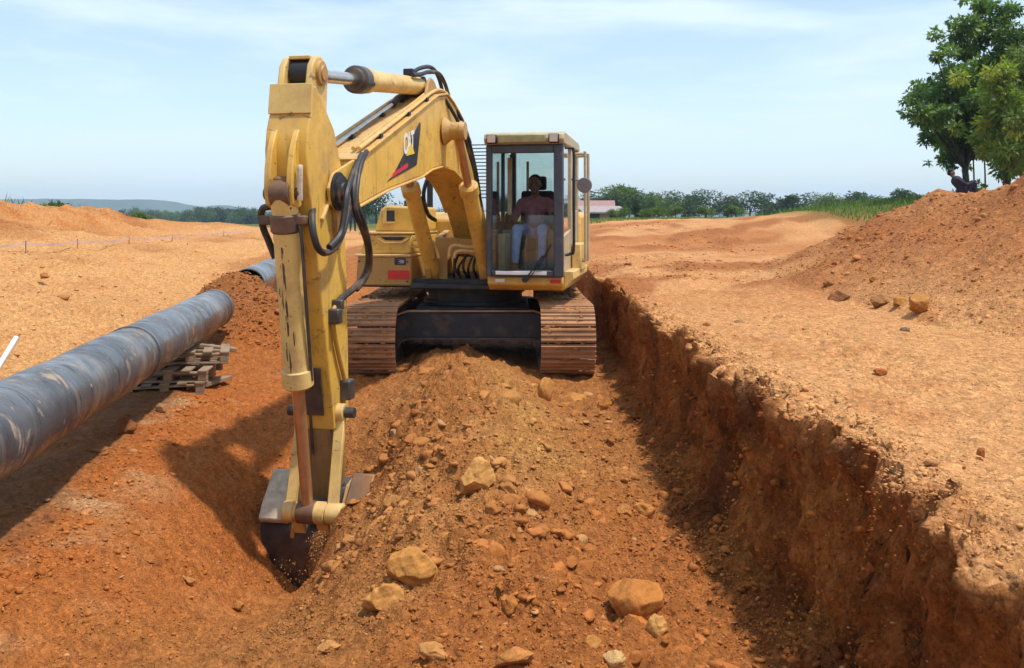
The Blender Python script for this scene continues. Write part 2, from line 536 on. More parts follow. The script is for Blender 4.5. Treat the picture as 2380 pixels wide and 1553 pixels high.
def sm(a, b, x):
    t = np.clip((x - a) / (b - a), 0, 1)
    return t * t * (3 - 2 * t)
def gs(x, y, cx, cy, sx, sy):
    return np.exp(-(((x - cx) / sx) ** 2 + ((y - cy) / sy) ** 2))

def ico(sub):
    t = (1 + 5 ** 0.5) / 2
    v = [(-1, t, 0), (1, t, 0), (-1, -t, 0), (1, -t, 0), (0, -1, t), (0, 1, t), (0, -1, -t), (0, 1, -t), (t, 0, -1), (t, 0, 1), (-t, 0, -1), (-t, 0, 1)]
    f = [(0, 11, 5), (0, 5, 1), (0, 1, 7), (0, 7, 10), (0, 10, 11), (1, 5, 9), (5, 11, 4), (11, 10, 2), (10, 7, 6), (7, 1, 8), (3, 9, 4), (3, 4, 2), (3, 2, 6), (3, 6, 8), (3, 8, 9), (4, 9, 5), (2, 4, 11), (6, 2, 10), (8, 6, 7), (9, 8, 1)]
    v = [Vector(p).normalized() for p in v]
    for _ in range(sub):
        mid, nf = {}, []
        def mp(a, b):
            k = (min(a, b), max(a, b))
            if k not in mid:
                v.append(((v[a] + v[b]) / 2).normalized()); mid[k] = len(v) - 1
            return mid[k]
        for a, b, c in f:
            x, y, z = mp(a, b), mp(b, c), mp(c, a)
            nf += [(a, x, z), (b, y, x), (c, z, y), (x, y, z)]
        f = nf
    return np.array([tuple(p) for p in v]), np.array(f)
def rock_shape(sub, seed, facets=7, rough=0.05):
    """unit stone: a ball cut by random planes, then roughened"""
    g = np.random.default_rng(seed)
    v, f = ico(sub)
    for _ in range(facets):
        n = g.normal(size=3); n /= np.linalg.norm(n)
        d = g.uniform(0.55, 0.88)
        s = v @ n
        v = np.where((s > d)[:, None], v - (s - d)[:, None] * n[None, :], v)
    if sub > 1:
        q = v * 2.1 + g.uniform(0, 50, 3)
        nn = fbm(q[:, 0] + q[:, 2] * 0.7, q[:, 1] - q[:, 2] * 0.9, 4) + 0.7 * fbm(q[:, 2] * 1.7, q[:, 0] * 1.7 - q[:, 1], 3)
        v = v * (1 + rough * 2.2 * nn)[:, None]
    else:
        v = v * g.uniform(0.55, 1.2, (len(v), 1))
    return v, f

# ------------------------------------------------------------------ the ground
def edge_x(y):
    """line of the trench lip on the right"""
    y = np.asarray(y, dtype=float)
    return 1.40 + 0.05 * fbm(y * 0.75, y * 0 + 3.3, 3) + 0.085 * fbm(y * 2.6, y * 0 + 8.8, 4) + 0.05 * fbm(y * 9.0, y * 0 + 1.8, 4, 0.6)
def bench_x(y):
    return -2.5 - 0.132 * (y - 4.4) + 0.0

def regions(x, y):
    """how much of each kind of ground lies at a place"""
    e = edge_x(y)
    near = 1 - sm(19, 26, y)
    bank = 0.14 * sm(-0.42, -0.10, x - e) + 0.86 * np.clip((x - e + 0.13) / 0.13, 0, 1)
    xb = bench_x(np.clip(y, 0, 14)) + 0.22 * fbm(x * 0.6 + 4, y * 0.8, 4)
    left = sm(0.0, 1.25, xb + 0.75 - x)
    toe = 3.85 + 0.12 * np.clip(y - 11, 0, 30) + 0.35 * fbm(x * 0.3, y * 0.45, 3)
    mound = np.clip((x - toe) / 2.7, 0, 1) * (1 - sm(14.5, 19.5, y)) * (1 - 0.75 * sm(8.4, 12, x))
    heap_a = np.interp(y, [2.0, 3.4, 4.5, 5.8, 7.5, 9.3, 10.2, 11.2, 13.5], [0.05, 0.14, 0.24, 0.34, 0.40, 0.36, 0.28, 0.24, 0.0])
    hx = x + 0.66 + 0.07 * (y - 10)
    heap = heap_a * np.exp(-(np.abs(hx) / np.where(hx < 0, 0.56, 0.78 - 0.028 * np.clip(y - 6, 0, 5))) ** 2.3)
    pheap = 0.86 * gs(x, y, -4.15, 12.9, 0.75, 0.85) + 0.52 * gs(x, y, -3.3, 12.5, 0.6, 0.8)
    return dict(e=e, near=near, bank=bank, xb=xb, left=left, mound=mound, heap=heap, pheap=pheap)

def height(x, y, detail=True):
    x = np.asarray(x, dtype=float); y = np.asarray(y, dtype=float)
    g = regions(x, y)
    far = sm(55, 330, np.abs(y)) * 0 + sm(60, 420, np.hypot(x, y))
    floor_ = 0.03 + 0.95 * sm(17, 26, y)
    z = floor_ + g['near'] * 0
    z = z + (0.99 - floor_) * g['bank'] + 0.02 * g['bank'] * fbm(x * 0.5, y * 0.5, 3)
    z = z + (0.20 - 0.03) * g['left'] * (1 - sm(17, 26, y))
    # cut slope on the left, plateau and spoil ridge behind it
    xl = g['xb'] - 1.25
    s = np.clip((xl - x) / 5.4, 0, 1)
    lift = (1.36 - np.where(x < 0, np.maximum(floor_, 0.2), 0.2))
    z = z + np.where(x < 0, (s * 0.75 + 0.25 * s * s * (3 - 2 * s)) * lift, 0)
    ridge = np.exp(-((x + 13.4) / 1.9) ** 2) * (1 - sm(27, 36, y)) * sm(-30, 4, y)
    z = z + ridge * (0.76 + 0.4 * fbm(x * 0.25, y * 0.25, 3) + 0.38 * fbm(x * 1.1, y * 0.9, 4, 0.6)) 
    z = z + 0.35 * gs(x, y, -10.9, 33.5, 2.4, 3.0)
    z = z + g['mound'] * (1.42 + 0.3 * fbm(x * 0.3 + 9, y * 0.3, 3) + 0.22 * fbm(x * 1.3, y * 1.3, 4, 0.6) + 0.14 * sm(5.5, 7.5, x) * (1 - sm(11, 14, y)))
    z = z + g['heap'] + g['pheap']
    # where the bucket digs
    z = z - 0.95 * gs(x, y, -1.64, 6.75, 0.52, 0.80) - 0.46 * gs(x, y, -1.5, 5.3, 0.62, 0.9) + 0.30 * gs(x, y, -1.27, 6.5, 0.16, 0.25)
    z = z - 0.07 * gs(x, y, 0.66, 10.25, 0.4, 0.5)
    # rolling ground farther off
    z = z + 0.85 * sm(24, 46, y) * sm(-3, 7, x) + 1.35 * gs(x, y, 15.5, 31.5, 7, 8)
    z = z * (1 - far) - 3.2 * far + far * 0.5 * fbm(x * 0.01, y * 0.01, 3)
    if detail:
        rough = 0.055 * np.clip(g['heap'] * 2.6 + g['pheap'] + g['mound'] * 0.9, 0, 1) + 0.030
        rough = rough + 0.10 * np.exp(-((x + 13.2) / 1.8) ** 2) * (1 - sm(27, 36, y)) * (x < 0)
        inside = (1 - g['bank']) * (1 - g['left'])
        rough = rough + 0.03 * inside * g['near']
        rough = np.where(g['bank'] > 0.9, np.maximum(rough - 0.004, 0.026 + 0.05 * np.clip(g['mound'] * 2, 0, 1)), rough)
        rough = rough + 0.05 * sm(1.2, 2.4, g['xb'] - x) * (x < 0)
        z = z + 0.11 * np.clip(g['heap'] * 3, 0, 1) * fbm(x * 2.6 + 3, y * 2.6, 4, 0.55)
        lip = np.exp(-((x - g['e'] - 0.08) / 0.16) ** 2)
        rough = rough + 0.02 * lip
        l1, q1 = cells(x * 9.0 + 2, y * 9.0); l2, q2 = cells(x * 22.0, y * 22.0 + 7)
        z = z + np.exp(-((x - g['e'] - 0.02) / 0.20) ** 2) * (0.085 * (q1 - 0.55) * (l1 < 0.62) + 0.045 * (q2 - 0.5) * (l2 < 0.55)) * (y < 16)
        fade = np.clip(14 / np.maximum(np.hypot(x, y), 14), 0, 1) ** 0.5
        z = z + rough * (1.5 * fbm(x * 1.4, y * 1.4, 5) + 0.9 * fbm(x * 7, y * 7, 4, 0.6)) * fade
        d1, i1 = cells(x * 6.5, y * 6.5)
        d2, i2 = cells(x * 17.0 + 3, y * 17.0)
        near2 = y < 16
        cl = np.where(near2, (0.55 - d1) * (i1 > 0.45) * (i1 + 0.2), 0)
        cl2 = np.where(near2, (0.5 - d2) * (i2 > 0.35), 0)
        d3, i3 = cells(x * 33.0 + 1, y * 33.0 + 5)
        cl3 = np.where(y < 9, np.clip(0.5 - d3, 0, 1) * (i3 > 0.3), 0)
        z = z + rough * (1.0 * np.clip(cl, 0, 1) + 0.6 * np.clip(cl2, 0, 1) + 0.42 * cl3)
        # wheel and track ruts along the bank road
        rut = np.sin((x - 0.1 * y) * 5.2 + 2 * fbm(x * 0.4, y * 0.25, 2)) * 0.02 * sm(10, 14, y) * (1 - sm(40, 60, y)) * g['bank']
        z = z + rut
        ch_ = sm(9.5, 12.5, y) * (1 - sm(30, 42, y)) * sm(0.5, 1.4, x - g['e']) * (1 - sm(6.0, 9.0, x)) * np.clip(1 - g['mound'] * 4, 0, 1)
        z = z + ch_ * (0.16 * np.clip(fbm(x * 0.75 + 11, y * 0.42, 4, 0.55), 0, 1) + 0.07 * np.clip(fbm(x * 2.2, y * 1.6, 4, 0.6), 0, 1))
        und = sm(1.4, 3.0, g['xb'] - x) * (x < 0) * (1 - sm(30, 36, y))
        z = z + und * (0.13 * fbm(x * 0.45 + 2, y * 0.4, 3) + 0.06 * fbm(x * 1.3, y * 1.1, 4, 0.6))
        # crawler prints on the bank: two bands with cross bars
        px_ = x - 0.05 * y + 0.25 * fbm(y * 0.2, y * 0 + 2, 2)
        band = np.maximum(np.exp(-((px_ - 2.15) / 0.26) ** 4), np.exp(-((px_ - 3.95) / 0.26) ** 4)) * g['bank'] * (1 - sm(20, 28, y)) * sm(-0.15, 0.25, fbm(x * 0.5, y * 0.35, 3))
        z = z - band * (0.016 + 0.012 * np.tanh(3 * np.sin(y * 2 * np.pi / 0.19 + 0.6 * fbm(x * 3, y * 2, 2))))
        # drag marks down the left cut
        z = z + 0.035 * np.sin((y * 0.9 + x * 0.55) * 9 + 3 * fbm(x * 0.6, y * 0.5, 3)) * sm(1.3, 2.2, g['xb'] - x) * (x < 0) * (1 - sm(26, 32, y)) * sm(-0.2, 0.3, fbm(x * 0.35 + 5, y * 0.3, 3))
    return z

def colour(x, y, z):
    g = regions(x, y)
    def L(c): return np.array(c)
    n1 = fbm(x * 0.55, y * 0.55, 5); n2 = fbm(x * 2.1 + 5, y * 2.1, 5); n3 = fbm(x * 0.2 + 2, y * 0.2 - 4, 4)
    def mx(c, k, w): return c * (1 - w[:, None]) + np.array(k)[None, :] * w[:, None]
    c = np.tile(L((0.37, 0.175, 0.062)), (len(x), 1))                        # dug ochre soil
    c = mx(c, (0.40, 0.150, 0.045), np.clip(0.55 * sm(-0.15, 0.4, n1), 0, 1))
    c = mx(c, (0.50, 0.275, 0.115), np.clip(0.6 * sm(0.15, 0.5, n2), 0, 1))
    yb = np.exp(-((x - 0.02 + 0.09 * (y - 8) + 0.25 * n1) / 0.34) ** 2) * sm(5.0, 6.5, y) * (1 - sm(10, 11, y))
    c = mx(c, (0.47, 0.275, 0.105), np.clip(yb * (0.75 + 0.6 * n2), 0, 1))
    # red loose soil on the left flank of the cut
    redw = sm(-1.2, -2.1, x) * (1 - g['left'] * 0.0) * (1 - sm(0.25, 0.8, g['xb'] - 0.1 - x)) * (1 - sm(16, 22, y))
    c = mx(c, (0.43, 0.155, 0.042), np.clip(redw * (0.85 + 0.5 * n1), 0, 1))
    pale = sm(-0.3, 0.1, x * 0 + 0.25 - np.abs(x - g['xb'] + 0.05)) * (y < 9)
    c = mx(c, (0.52, 0.36, 0.22), np.clip(pale * sm(-0.1, 0.35, n2) * 0.85, 0, 1))
    # a strip of darker earth under the pipe
    dark_strip = sm(0.1, 0.4, g['xb'] - x) * (1 - sm(1.15, 1.6, g['xb'] - x)) * (y < 13)
    c = mx(c, (0.235, 0.125, 0.062), np.clip(dark_strip * (0.85 + 0.5 * n2), 0, 1))
    # light cut slope
    sl = sm(1.15, 1.7, g['xb'] - x) * (x < 0)
    c = mx(c, (0.62, 0.380, 0.185), np.clip(sl * (0.95 + 0.25 * n1), 0, 1))
    c = mx(c, (0.50, 0.23, 0.08), np.clip(sl * sm(0.1, 0.5, n2) * 0.5 + sl * sm(-10.5, -12.0, x) * 0.5, 0, 1))
    c = mx(c, (0.40, 0.20, 0.08), np.clip(sl * sm(0.05, 0.45, fbm(x * 0.8 + 3, y * 0.5, 5, 0.6)) * 0.7, 0, 1))
    c = mx(c, (0.34, 0.13, 0.045), np.clip(sl * sm(-10.8, -12.2, x) * sm(0.05, 0.4, fbm(x * 0.9, y * 0.7, 5)) * 0.8, 0, 1))
    c = mx(c, (0.34, 0.15, 0.058), np.clip(g['pheap'] * 1.3, 0, 1))
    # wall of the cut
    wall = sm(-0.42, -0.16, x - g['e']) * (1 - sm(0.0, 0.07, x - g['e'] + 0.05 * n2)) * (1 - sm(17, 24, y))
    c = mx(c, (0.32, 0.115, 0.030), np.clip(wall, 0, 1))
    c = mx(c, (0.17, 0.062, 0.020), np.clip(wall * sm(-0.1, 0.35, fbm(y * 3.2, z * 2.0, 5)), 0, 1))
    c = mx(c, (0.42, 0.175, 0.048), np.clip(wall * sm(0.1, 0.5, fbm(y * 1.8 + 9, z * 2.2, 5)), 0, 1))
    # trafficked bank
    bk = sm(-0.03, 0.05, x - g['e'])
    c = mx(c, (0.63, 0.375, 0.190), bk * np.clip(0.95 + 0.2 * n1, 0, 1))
    c = mx(c, (0.46, 0.20, 0.075), np.clip(bk * sm(-0.15, 0.3, n3) * 0.8 * sm(7.5, 13, y) + bk * sm(0.2, 0.55, n2) * 0.4, 0, 1))
    c = mx(c, (0.41, 0.185, 0.075), np.clip(bk * np.clip(g['mound'] * 2.2, 0, 1) * (0.85 + 0.3 * n2), 0, 1))
    c = mx(c, (0.36, 0.15, 0.055), np.clip(bk * sm(9.5, 12.5, y) * (1 - sm(34, 44, y)) * sm(0.05, 0.3, fbm(x * 0.75 + 11, y * 0.42, 4, 0.55)) * 0.85, 0, 1))
    # grass and fields
    gr = np.clip(sm(40, 60, np.hypot(x * 0.7, y) + 9 * n3) * (1 - 0.0 * x), 0, 1)
    gr = np.maximum(gr, sm(-15.2, -17.5, x + 0.8 * n1))
    gr = np.maximum(gr, sm(24, 30, y + 3 * n1) * sm(9.5, 12, x))
    c = mx(c, (0.115, 0.155, 0.038), gr)
    c = mx(c, (0.26, 0.23, 0.09), np.clip(gr * sm(0.1, 0.4, fbm(x * 0.02, y * 0.02, 4)), 0, 1))
    return c * np.array((1.0, 0.845, 0.65))

def build_ground():
    core = np.concatenate([
        np.arange(-16.5, -6.5, 0.10), np.arange(-6.5, -2.6, 0.030), np.arange(-2.6, -0.9, 0.017), np.arange(-0.9, 1.0, 0.015),
        np.arange(1.0, 1.46, 0.009), np.arange(1.46, 2.6, 0.019), np.arange(2.6, 4.6, 0.033), np.arange(4.6, 8.5, 0.06), np.arange(8.5, 12.0, 0.1)])
    def geo(a, d, lim, k=1.085):
        out = []
        while abs(a) < lim:
            a += d; d *= k; out.append(a)
        return out
    left = geo(-16.5, -0.15, 2400, 1.10)[::-1]
    right = geo(12.0, 0.15, 2400, 1.10)
    U = np.concatenate([left, core, right])
    ys = [1.7]
    while ys[-1] < 40:
        d = ys[-1]
        ys.append(d + max(0.012, d * d / (887 * 1.9) * 1.22))
    far = geo(ys[-1], 1.2, 2400, 1.08)
    back = [-600, -150, -50, -20, -8, -3, -1, 0.0, 0.6, 1.0, 1.25, 1.4, 1.5, 1.58, 1.65]
    V = np.concatenate([back, ys, far])
    X, Y = np.meshgrid(U, V, indexing='xy')
    e = edge_x(V)[:, None]
    wgt = np.exp(-((X - 1.40) / 0.9) ** 2)
    X = X + (e - 1.40) * wgt
    xf, yf = X.ravel(), Y.ravel()
    Z = height(xf, yf)
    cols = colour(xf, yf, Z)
    # gouge the wall sideways so that it is rough in depth too
    ee = edge_x(yf)
    wm = sm(-0.40, -0.18, xf - ee) * (1 - sm(0.02, 0.10, xf - ee))
    xf = xf + wm * 0.13 * np.clip(0.95 - Z, 0, 1)
    dx = 0.10 * fbm(yf * 1.7, Z * 2.2, 4) + 0.07 * fbm(yf * 7, Z * 5, 4, 0.6)
    dx = dx + 0.035 * np.abs(np.sin(yf * 11 + 3 * fbm(yf * 1.2, Z * 0.8, 3))) * sm(0.25, 0.6, Z)
    k1, r1 = cells(yf * 8.0, Z * 9.0); k2, r2 = cells(yf * 19.0, Z * 21.0)
    dx = dx - 0.085 * np.clip(0.6 - k1, 0, 1) * (r1 > 0.35) - 0.055 * np.clip(0.55 - k2, 0, 1) * (r2 > 0.3)
    k3, r3 = cells(yf * 41.0, Z * 44.0)
    dx = dx - 0.03 * np.clip(0.55 - k3, 0, 1) * (r3 > 0.35) + 0.06 * np.abs(fbm(yf * 4.5, Z * 4.0, 5, 0.65))
    xf = xf + dx * wm
    nu, nv = len(U), len(V)
    idx = np.arange(nu * nv).reshape(nv, nu)
    F = np.stack([idx[:-1, :-1], idx[:-1, 1:], idx[1:, 1:], idx[1:, :-1]], -1).reshape(-1, 4)
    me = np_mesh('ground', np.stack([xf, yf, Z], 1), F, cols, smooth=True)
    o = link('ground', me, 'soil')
    tag(o, kind='structure')
    print('ground verts', nu, nv, nu * nv)
build_ground()

def gz(x, y):
    return float(height(np.array([x]), np.array([y]))[0])
def at(X, Y, d):
    """place seen at (X, Y) of the 2380 wide photograph, d metres away"""
    return Vector(((X - 1190) / FOC * d, d, EYE - (Y - 505) / FOC * d))
def on_ground(X, Y, d0=2.5, d1=80):
    ds = np.geomspace(d0, d1, 900)
    xs = (X - 1190) / FOC * ds; zs = EYE - (Y - 505) / FOC * ds
    h = height(xs, ds, False)
    k = np.argmax(zs < h)
    return float(xs[k]), float(ds[k]), float(h[k])

# ------------------------------------------------------------------ hills
def build_hills():
    prof = np.array([(-700, 462), (-300, 466), (0, 464), (150, 463), (260, 465), (380, 466), (420, 472), (470, 482), (505, 484), (530, 476), (560, 482), (600, 486),
                     (700, 488), (900, 492), (1200, 489), (1500, 493), (2000, 488), (2600, 484), (3300, 480)], float)
    D = 1900.0
    xs = np.linspace(-700, 3300, 500)
    top = EYE + (505 - np.interp(xs, prof[:, 0], prof[:, 1])) / FOC * D
    top = top + 1.6 * fbm(xs * 0.05, xs * 0, 5)
    rows = []
    for t in np.linspace(0, 1, 24):
        prof_t = math.sin(min(t * 1.15, 1) * math.pi / 2)
        yy = D - 330 * (1 - t) + 40 * fbm(xs * 0.01, xs * 0 + t * 3, 3)
        zz = -4 + (top + 4) * prof_t + 2.0 * fbm(xs * 0.03, xs * 0 + t * 9, 4) * (1 - t)
        rows.append(np.stack([(xs - 1190) / FOC * D, yy, zz], 1))
    for t in (0.5, 1.0):
        rows.append(np.stack([(xs - 1190) / FOC * D, np.full_like(xs, D + 260 * t), top - (top + 4) * t], 1))
    Vv = np.concatenate(rows)
    n, m = len(xs), len(rows)
    idx = np.arange(n * m).reshape(m, n)
    F = np.stack([idx[:-1, :-1], idx[:-1, 1:], idx[1:, 1:], idx[1:, :-1]], -1).reshape(-1, 4)
    tag(link('hills', np_mesh('hills', Vv, F, smooth=True), 'hill'), kind='structure')
build_hills()

# ------------------------------------------------------------------ the excavator
TH = R(10.5)
CEN = (-0.52, 12.5)
EX = empty('excavator', (CEN[0], CEN[1], 0.0))
tag(EX, 'worn yellow tracked excavator digging in the trench with its boom arched towards us', 'excavator')
def P(r, l, z): return (l, -r, z)                      # reach, sideways, height in the turned upper machine
def PS(u, v, t): return (t, -u, v)                     # profile (reach, height) extruded sideways
def PF(u, v, t): return (u, -t, v)                     # front view (sideways, height) extruded along the reach
_s, _c = math.sin(TH), math.cos(TH)
def inv(X, Y, l):
    k = (X - 1190) / FOC
    r = (CEN[0] + _c * l - k * (CEN[1] - _s * l)) / (_s - k * _c)
    return P(r, l, EYE - (Y - 505) / FOC * (CEN[1] - _c * r - _s * l))
def up(mb, name, mat, bevel=0.0, parent=None, ang=38):
    """a part of the upper machine; its own parts inherit the turn from it"""
    if parent is None:
        return mb.build(name, mat, EX, bevel, -TH, ang)
    return mb.build(name, mat, parent, bevel, 0.0, ang)

# ---- undercarriage
PITCH = 46
def shoe_mesh():
    m = MB()
    w, p = 0.325, 0.088
    m.box((-w, -p, -0.014), (w, p, 0.010))
    for y in (-0.062, 0.0, 0.062):
        m.prism([(y - 0.015, 0.0101), (y + 0.015, 0.0101), (y + 0.009, 0.024), (y - 0.009, 0.024)], -w, w, lambda u, v, t: (t, u, v))
    return m.mesh('track_shoe')
SHOE = shoe_mesh()
SHOE.materials.append(M['track'])
def make_track(side):
    cx = side * 1.19
    m = MB()
    rad, L, zc = 0.405, 1.60, 0.46
    # side frame and link chain
    m.prism([(-1.35, 0.30), (-1.15, 0.22), (1.15, 0.22), (1.35, 0.30), (1.35, 0.56), (1.1, 0.64), (-1.1, 0.64), (-1.35, 0.56)], cx - 0.16, cx + 0.16, lambda u, v, t: (t, u, v))
    tr = m.build('track', 'carbody', EX, 0.01)
    for k, (yy, nm) in enumerate(((-L, 'idler'), (L, 'sprocket'))):
        w = MB()
        w.lathe((cx - 0.15, yy, zc), (cx + 0.15, yy, zc), [(0, 0.10), (0.001, 0.30), (0.2, 0.33), (0.35, 0.345), (0.65, 0.345), (0.8, 0.33), (0.999, 0.30), (1, 0.10)], 28)
        w.build(nm, 'steel', tr)
    for yy in np.linspace(-1.15, 1.15, 7):
        w = MB()
        w.cyl((cx - 0.14, yy, 0.175), (cx + 0.14, yy, 0.175), 0.10, n=16)
        w.build('roller', 'steel', tr)
    ch = [MB(), MB()]
    per = 4 * L + 2 * math.pi * rad
    def path(s):
        s %= per
        if s < 2 * L: return (-L + s, zc + rad, 0.0)
        s -= 2 * L
        if s < math.pi * rad:
            a = s / rad
            return (L + rad * math.sin(a), zc + rad * math.cos(a), a)
        s -= math.pi * rad
        if s < 2 * L: return (L - s, zc - rad, math.pi)
        s -= 2 * L
        a = math.pi + s / rad
        return (-L + rad * math.sin(a), zc + rad * math.cos(a), a)
    for i in range(PITCH):
        y, z, a = path(i * per / PITCH + 0.05)
        sag = 0.018 * math.sin((y + L) / (2 * L) * math.pi) if abs(a) < 1e-6 else 0
        sh = bpy.data.objects.new('track_shoe', SHOE)
        COL.objects.link(sh)
        sh.parent = tr
        sh.location = (cx, y, z - sag)
        sh.rotation_euler = (-a + random.uniform(-.015, .015), 0, 0)
        k = 0.975
        sh.scale = (1, k, 1)
        d = Vector((0, math.cos(a), -math.sin(a)))
        nrm = Vector((0, math.sin(a), math.cos(a)))
        c = Vector((cx, y, z))
        for q, dx in enumerate((-0.075, 0.075)):
            ch[q].bar(c + Vector((dx, 0, 0)) - d * 0.09 - nrm * 0.045, c + Vector((dx, 0, 0)) + d * 0.09 - nrm * 0.045, 0.035, 0.06, up=nrm)
    for q in ch: q.build('link_chain', 'steel', tr)
    g = np.random.default_rng(40 + side)
    vv, ff = rock_shape(0, 9, 5)
    mv, mf, mc = [], [], []
    for i in range(900):
        y, z, a = path(g.uniform(0, per))
        nrm = np.array((0, math.sin(a), math.cos(a))); tg = np.array((0, math.cos(a), -math.sin(a)))
        r = 0.008 + 0.03 * g.random() ** 3
        q = vv[:, 0:1] * np.array((1, 0, 0)) * r * g.uniform(1, 2.6) + vv[:, 1:2] * tg * r + vv[:, 2:3] * nrm * r * 0.45
        mv.append(q + np.array((cx + g.uniform(-0.31, 0.31), y, z)) + nrm * 0.012)
        mf.append(ff + i * len(vv)); mc.append(np.tile(np.array((0.36, 0.155, 0.05)) * g.uniform(0.6, 1.3), (len(vv), 1)))
    tag(link('caked_mud', np_mesh('caked_mud', np.concatenate(mv), np.concatenate(mf), np.concatenate(mc)), 'clod', tr), kind='stuff')
for sd in (-1, 1):
    make_track(sd)
m = MB()
arch = [(-1.06, 0.12), (-1.06, 0.60), (-0.98, 0.69), (-0.80, 0.745), (0.80, 0.745), (0.98, 0.69), (1.06, 0.60), (1.06, 0.12),
        (0.93, 0.12), (0.93, 0.30), (0.88, 0.375), (0.78, 0.41), (-0.78, 0.41), (-0.88, 0.375), (-0.93, 0.30), (-0.93, 0.12)]
m.prism(arch, -1.18, -0.80, lambda u, v, t: (u, t, v))
m.prism(arch, 0.80, 1.18, lambda u, v, t: (u, t, v))
m.prism([(-0.75, 0.40), (0.75, 0.40), (0.75, 0.78), (-0.75, 0.78)], -0.799, 0.799, lambda u, v, t: (u, t, v))
cb = m.build('car_body', 'carbody', EX, 0.02)
m = MB()
rim = [(-1.05, 0.60), (-0.975, 0.695), (-0.80, 0.75), (0.80, 0.75), (0.975, 0.695), (1.05, 0.60), (1.07, 0.62), (0.985, 0.715), (0.81, 0.775), (-0.81, 0.775), (-0.985, 0.715), (-1.07, 0.62)]
m.prism(rim, -1.21, -1.181, lambda u, v, t: (u, t, v))
m.build('car_body_flange', 'track', cb, 0.006)
m = MB()
m.prism([(-0.93, 0.29), (-0.885, 0.365), (-0.785, 0.398), (0.785, 0.398), (0.885, 0.365), (0.93, 0.29), (0.955, 0.30), (0.905, 0.385), (0.79, 0.422), (-0.79, 0.422), (-0.905, 0.385), (-0.955, 0.30)], -1.205, -1.181, lambda u, v, t: (u, t, v))
m.build('car_body_flange', 'steel', cb, 0.005)
m = MB()
m.lathe((0, 0, 0.76), (0, 0, 1.03), [(0, 0.72), (0.25, 0.72), (0.26, 0.66), (0.6, 0.66), (0.61, 0.70), (1, 0.70)], 40)
m.build('swing_bearing', 'carbody', EX)

# ---- upper frame, hood, counterweight
m = MB()
m.prism([(-1.36, 1.035), (0.5, 1.035), (0.5, 1.15), (-1.36, 1.15)], -1.0, 0.98, PF)
m.prism([(-0.60, 1.035), (0.499, 1.035), (0.499, 1.10), (-0.60, 1.10)], 0.981, 1.16, PF)
m.prism([(0.501, 1.035), (1.40, 1.035), (1.40, 1.15), (0.501, 1.15)], -1.0, 0.90, PF)
fr = up(m, 'main_frame', 'carbody', 0.012)
m = MB()
m.prism([(-0.30, 1.06), (1.40, 1.06), (1.52, 1.14), (1.50, 1.236), (-0.30, 1.236)], 0.50, 1.44, PS)
# sloping outer corner of the deck under the cab
pl = up(m, 'cab_deck', 'yellow', 0.02)
m = MB(); m.prism([(0.60, 1.165), (0.72, 1.165), (0.72, 1.205), (0.60, 1.205)], 1.512, 1.522, PF); up(m, 'sticker', 'white', 0, pl)
m = MB(); m.prism([(1.28, 1.155), (1.41, 1.155), (1.41, 1.20), (1.28, 1.20)], 1.512, 1.522, PF); up(m, 'sticker', 'red', 0, pl)
m = MB()
m.prism([(1.442, 1.07), (1.56, 1.20), (1.56, 1.30), (1.442, 1.30)], -0.2, 1.42, PF)
up(m, 'deck_edge', 'yellow_pale', 0.012, pl)
m = MB()
m.prism([(-2.35, 1.10), (-1.0, 1.10), (-1.0, 2.0), (-2.2, 2.05), (-2.35, 1.9)], -1.33, 1.38, PS)
up(m, 'counterweight', 'yellow', 0.06)
m = MB()
m.prism([(-0.999, 1.151), (-0.3, 1.151), (-0.3, 1.92), (-0.40, 2.0), (-0.999, 2.02)], -1.30, 1.36, PS)
hood = up(m, 'engine_hood', 'yellow', 0.03)
m = MB(); m.tube([P(-0.5, -0.80, 2.0), P(-0.5, -0.80, 2.5), P(-0.5, -0.80, 2.72), P(-0.58, -0.80, 2.82)], 0.045, 12)
up(m, 'exhaust_pipe', 'black', 0, hood)
m = MB(); m.lathe(P(-0.55, -0.45, 1.99), P(-0.55, -0.45, 2.2), [(0, 0.09), (0.7, 0.09), (0.72, 0.12), (0.9, 0.12), (1, 0.04)], 16)
up(m, 'air_intake_cap', 'black', 0, hood)

# side boxes beside the boom (image left)
m = MB()
m.prism([(-1.38, 1.06), (-0.62, 1.06), (-0.62, 1.44), (-1.36, 1.44)], -0.29, 1.04, PF)
sb = up(m, 'tool_box', 'yellow_dirty', 0.02)
m = MB(); m.prism([(-1.39, 1.44), (-0.615, 1.44), (-0.615, 1.475), (-1.39, 1.475)], 0.2, 1.06, PF)
up(m, 'box_lid', 'yellow_pale', 0.01, sb)
m = MB(); m.prism([(-0.845, 1.335), (-0.69, 1.335), (-0.69, 1.425), (-0.845, 1.425)], 1.0405, 1.046, PF)
dk = up(m, 'warning_sticker', 'decal_black', 0, sb)
m = MB()
m.prism([(-0.825, 1.35), (-0.745, 1.362), (-0.80, 1.378), (-0.75, 1.395), (-0.82, 1.41), (-0.715, 1.40), (-0.712, 1.36)], 1.0465, 1.049, PF)
up(m, 'sticker_print', plain('sticker_print', (0.42, 0.36, 0.44), 0.5), 0, sb)
m = MB(); m.prism([(-0.935, 1.145), (-0.64, 1.145), (-0.64, 1.265), (-0.935, 1.265)], 1.0405, 1.048, PF)
up(m, 'red_reflector', 'red', 0, sb)
m = MB()
